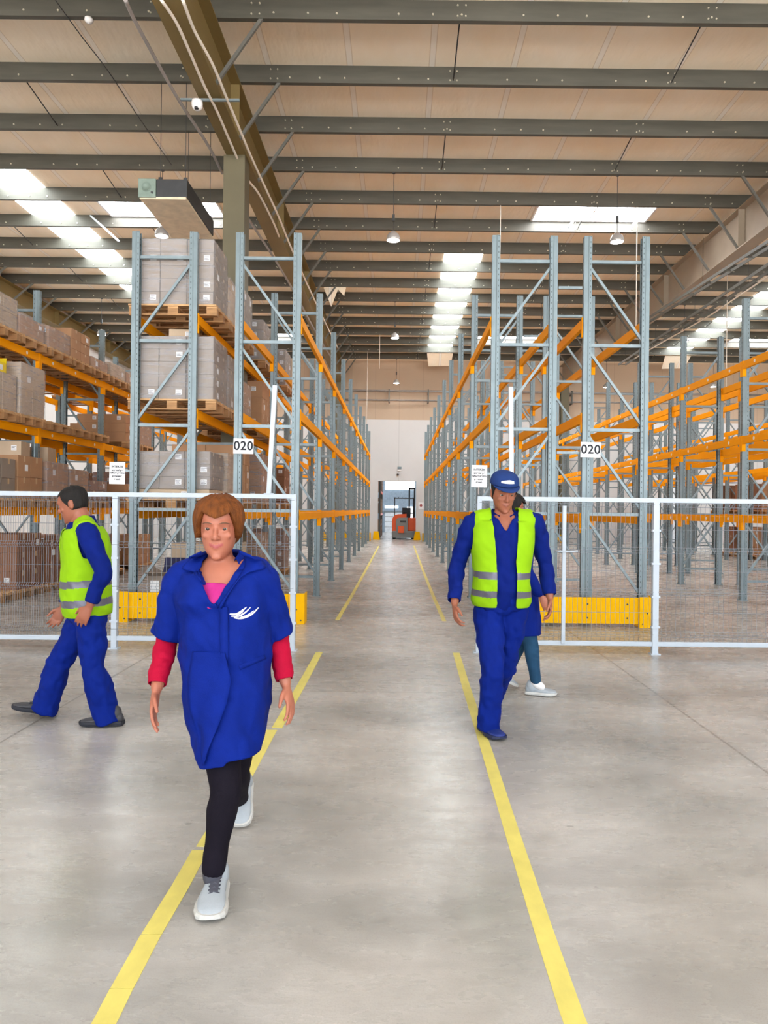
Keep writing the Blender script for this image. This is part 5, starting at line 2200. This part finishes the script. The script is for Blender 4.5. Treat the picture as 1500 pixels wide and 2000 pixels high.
nk = J['neck']
shirt(J, lo, base, M['blue2'], 9, T_M, lambda c, n: c.z > nk.z - .015 and abs(c.x - nk.x) < .075 and abs(c.y - nk.y) < .08, 1.9)
collar(J, lo, base, M['blue2'], .08, .4, .05)
trousers(J, lo, base, M['blue'], 12, 1.22)
vest(J, lo, base, 14, (.015, .06, .0))
tl = atz(157, 1416, .004)
hl = tl + V((.27, .02, 0)).normalized() * .285
shoe(lo, base, J['an_l'], hl, tl, M['shoe_g'], M['ink'], M['lace'], 1.08, .10, .03)
hl = atz(104, 1396, .004)
tl = hl + V((-.27, -.02, .05)).normalized() * .285
shoe(lo, base, J['an_r'], hl, tl, M['shoe_g'], M['ink'], M['lace'], 1.08, .10, .03)

# ---------------------------------------------------------------- woman passing behind the man in the cap, to the right
J = {}
Y = 5.92
J['facing'] = V((1, -.25, 0))
J['pelvis'] = at(1012, 1160, Y)
J['chest'] = at(1008, 1090, Y)
J['neck'] = at(1003, 1024, Y)
J['sh_r'], J['sh_l'] = at(1000, 1040, Y - .16), at(1004, 1040, Y + .16)
J['el_r'], J['wr_r'] = at(1020, 1108, Y - .20), at(1056, 1162, Y - .24)
J['el_l'], J['wr_l'] = at(985, 1105, Y + .2), at(978, 1160, Y + .22)
J['hip_r'], J['hip_l'] = at(1014, 1172, Y - .08), at(1010, 1172, Y + .08)
J['kn_r'], J['an_r'] = at(1036, 1255, Y - .08), at(1047, 1334, Y - .07)
J['kn_l'], J['an_l'] = at(1012, 1258, Y + .08), at(990, 1318, Y + .10)
J['toe_r'], J['toe_l'] = atz(1084, 1357, .02), atz(1005, 1338, .02)
base = V((J['pelvis'].x, Y, 0))
H = {'c': at(1000, 992, Y), 's': .98, 'fr': frame(V((1, -.25, -.15)))}
hands = {'r': (V((.45, 0, -.85)), V((-.3, 1, 0)), V((.8, 0, .4)), .35), 'l': (V((.1, 0, -1)), V((.3, -1, 0)), V((1, 0, .1)), .35)}
qo = make_body(J, H, False, .007, M['skin_w'], 'person', 'woman in blue smock and white shoes half hidden behind the capped man', base, hands)
hair(H, qo, base, M['hair_d'], st_bob)
nk = J['neck']
F = Flesh()
F.rings(trings(J, [x for x in T_W if .05 <= x[0] <= .95], .03))
rr = []
for px, py, w, dd in ((1010, 1120, .150, .185), (1012, 1165, .160, .195), (1016, 1205, .165, .2), (1019, 1240, .16, .2)):
    c = at(px, py, Y)
    rr.append([c + V((math.cos(2 * math.pi * k / 24) * w, math.sin(2 * math.pi * k / 24) * dd, 0)) for k in range(24)])
F.rings(rr)
for s in 'lr':
    sh, el, wr = arm_pts(J, s)
    F.limb([nk.lerp(sh, .45) - V((0, 0, .02)), sh, sh.lerp(el, .5), el, el.lerp(wr, .5), el.lerp(wr, .9)], [.05, .066, .062, .056, .05, .044])
me = F.solid(.009, 3)
zc = at(1019, 1236, Y).z
finish(me, 'work_smock', [M['blue']], base, .01, (10, 10, 6), lambda c, n: c.z < zc or (c.z > nk.z - .02 and abs(c.x - nk.x) < .065 and abs(c.y - nk.y) < .07), .005, qo, 21)
F = Flesh()
for s in 'lr':
    h, k, a = leg_pts(J, s)
    F.limb([h, h.lerp(k, .5), k, k.lerp(a, .3), k.lerp(a, .6), k.lerp(a, .97)], [.095, .08, .062, .060, .052, .043])
for s in 'lr':
    a = J['an_' + s]
    G = Flesh()
    G.limb([a + V((0, 0, .03)), a, a.lerp(J['toe_' + s], .30) - V((0, 0, .004))], [.040, .040, .03])
    G.v = [tuple(V(p) - base) for p in G.v]
    place('sock', G.mesh('sock', M['white']), qo)
finish(F.solid(.009, 3), 'leggings', M['teal'], base, .003, (12, 12, 12), None, 0, qo, 2)
tl = atz(1087, 1358, .004)
hl = V((J['an_r'].x - .05, J['an_r'].y + .03, .004))
shoe(qo, base, J['an_r'], tl + (hl - tl).normalized() * .25, tl, M['shoe_w'], M['sole'], None, 1.05, .085, .025)
tl = atz(1008, 1342, .004)
hl = J['an_l'] + V((-.05, .02, -.05))
shoe(qo, base, J['an_l'], tl + (hl - tl).normalized() * .25, tl, M['shoe_w'], M['sole'], None, 1.05, .085, .025)
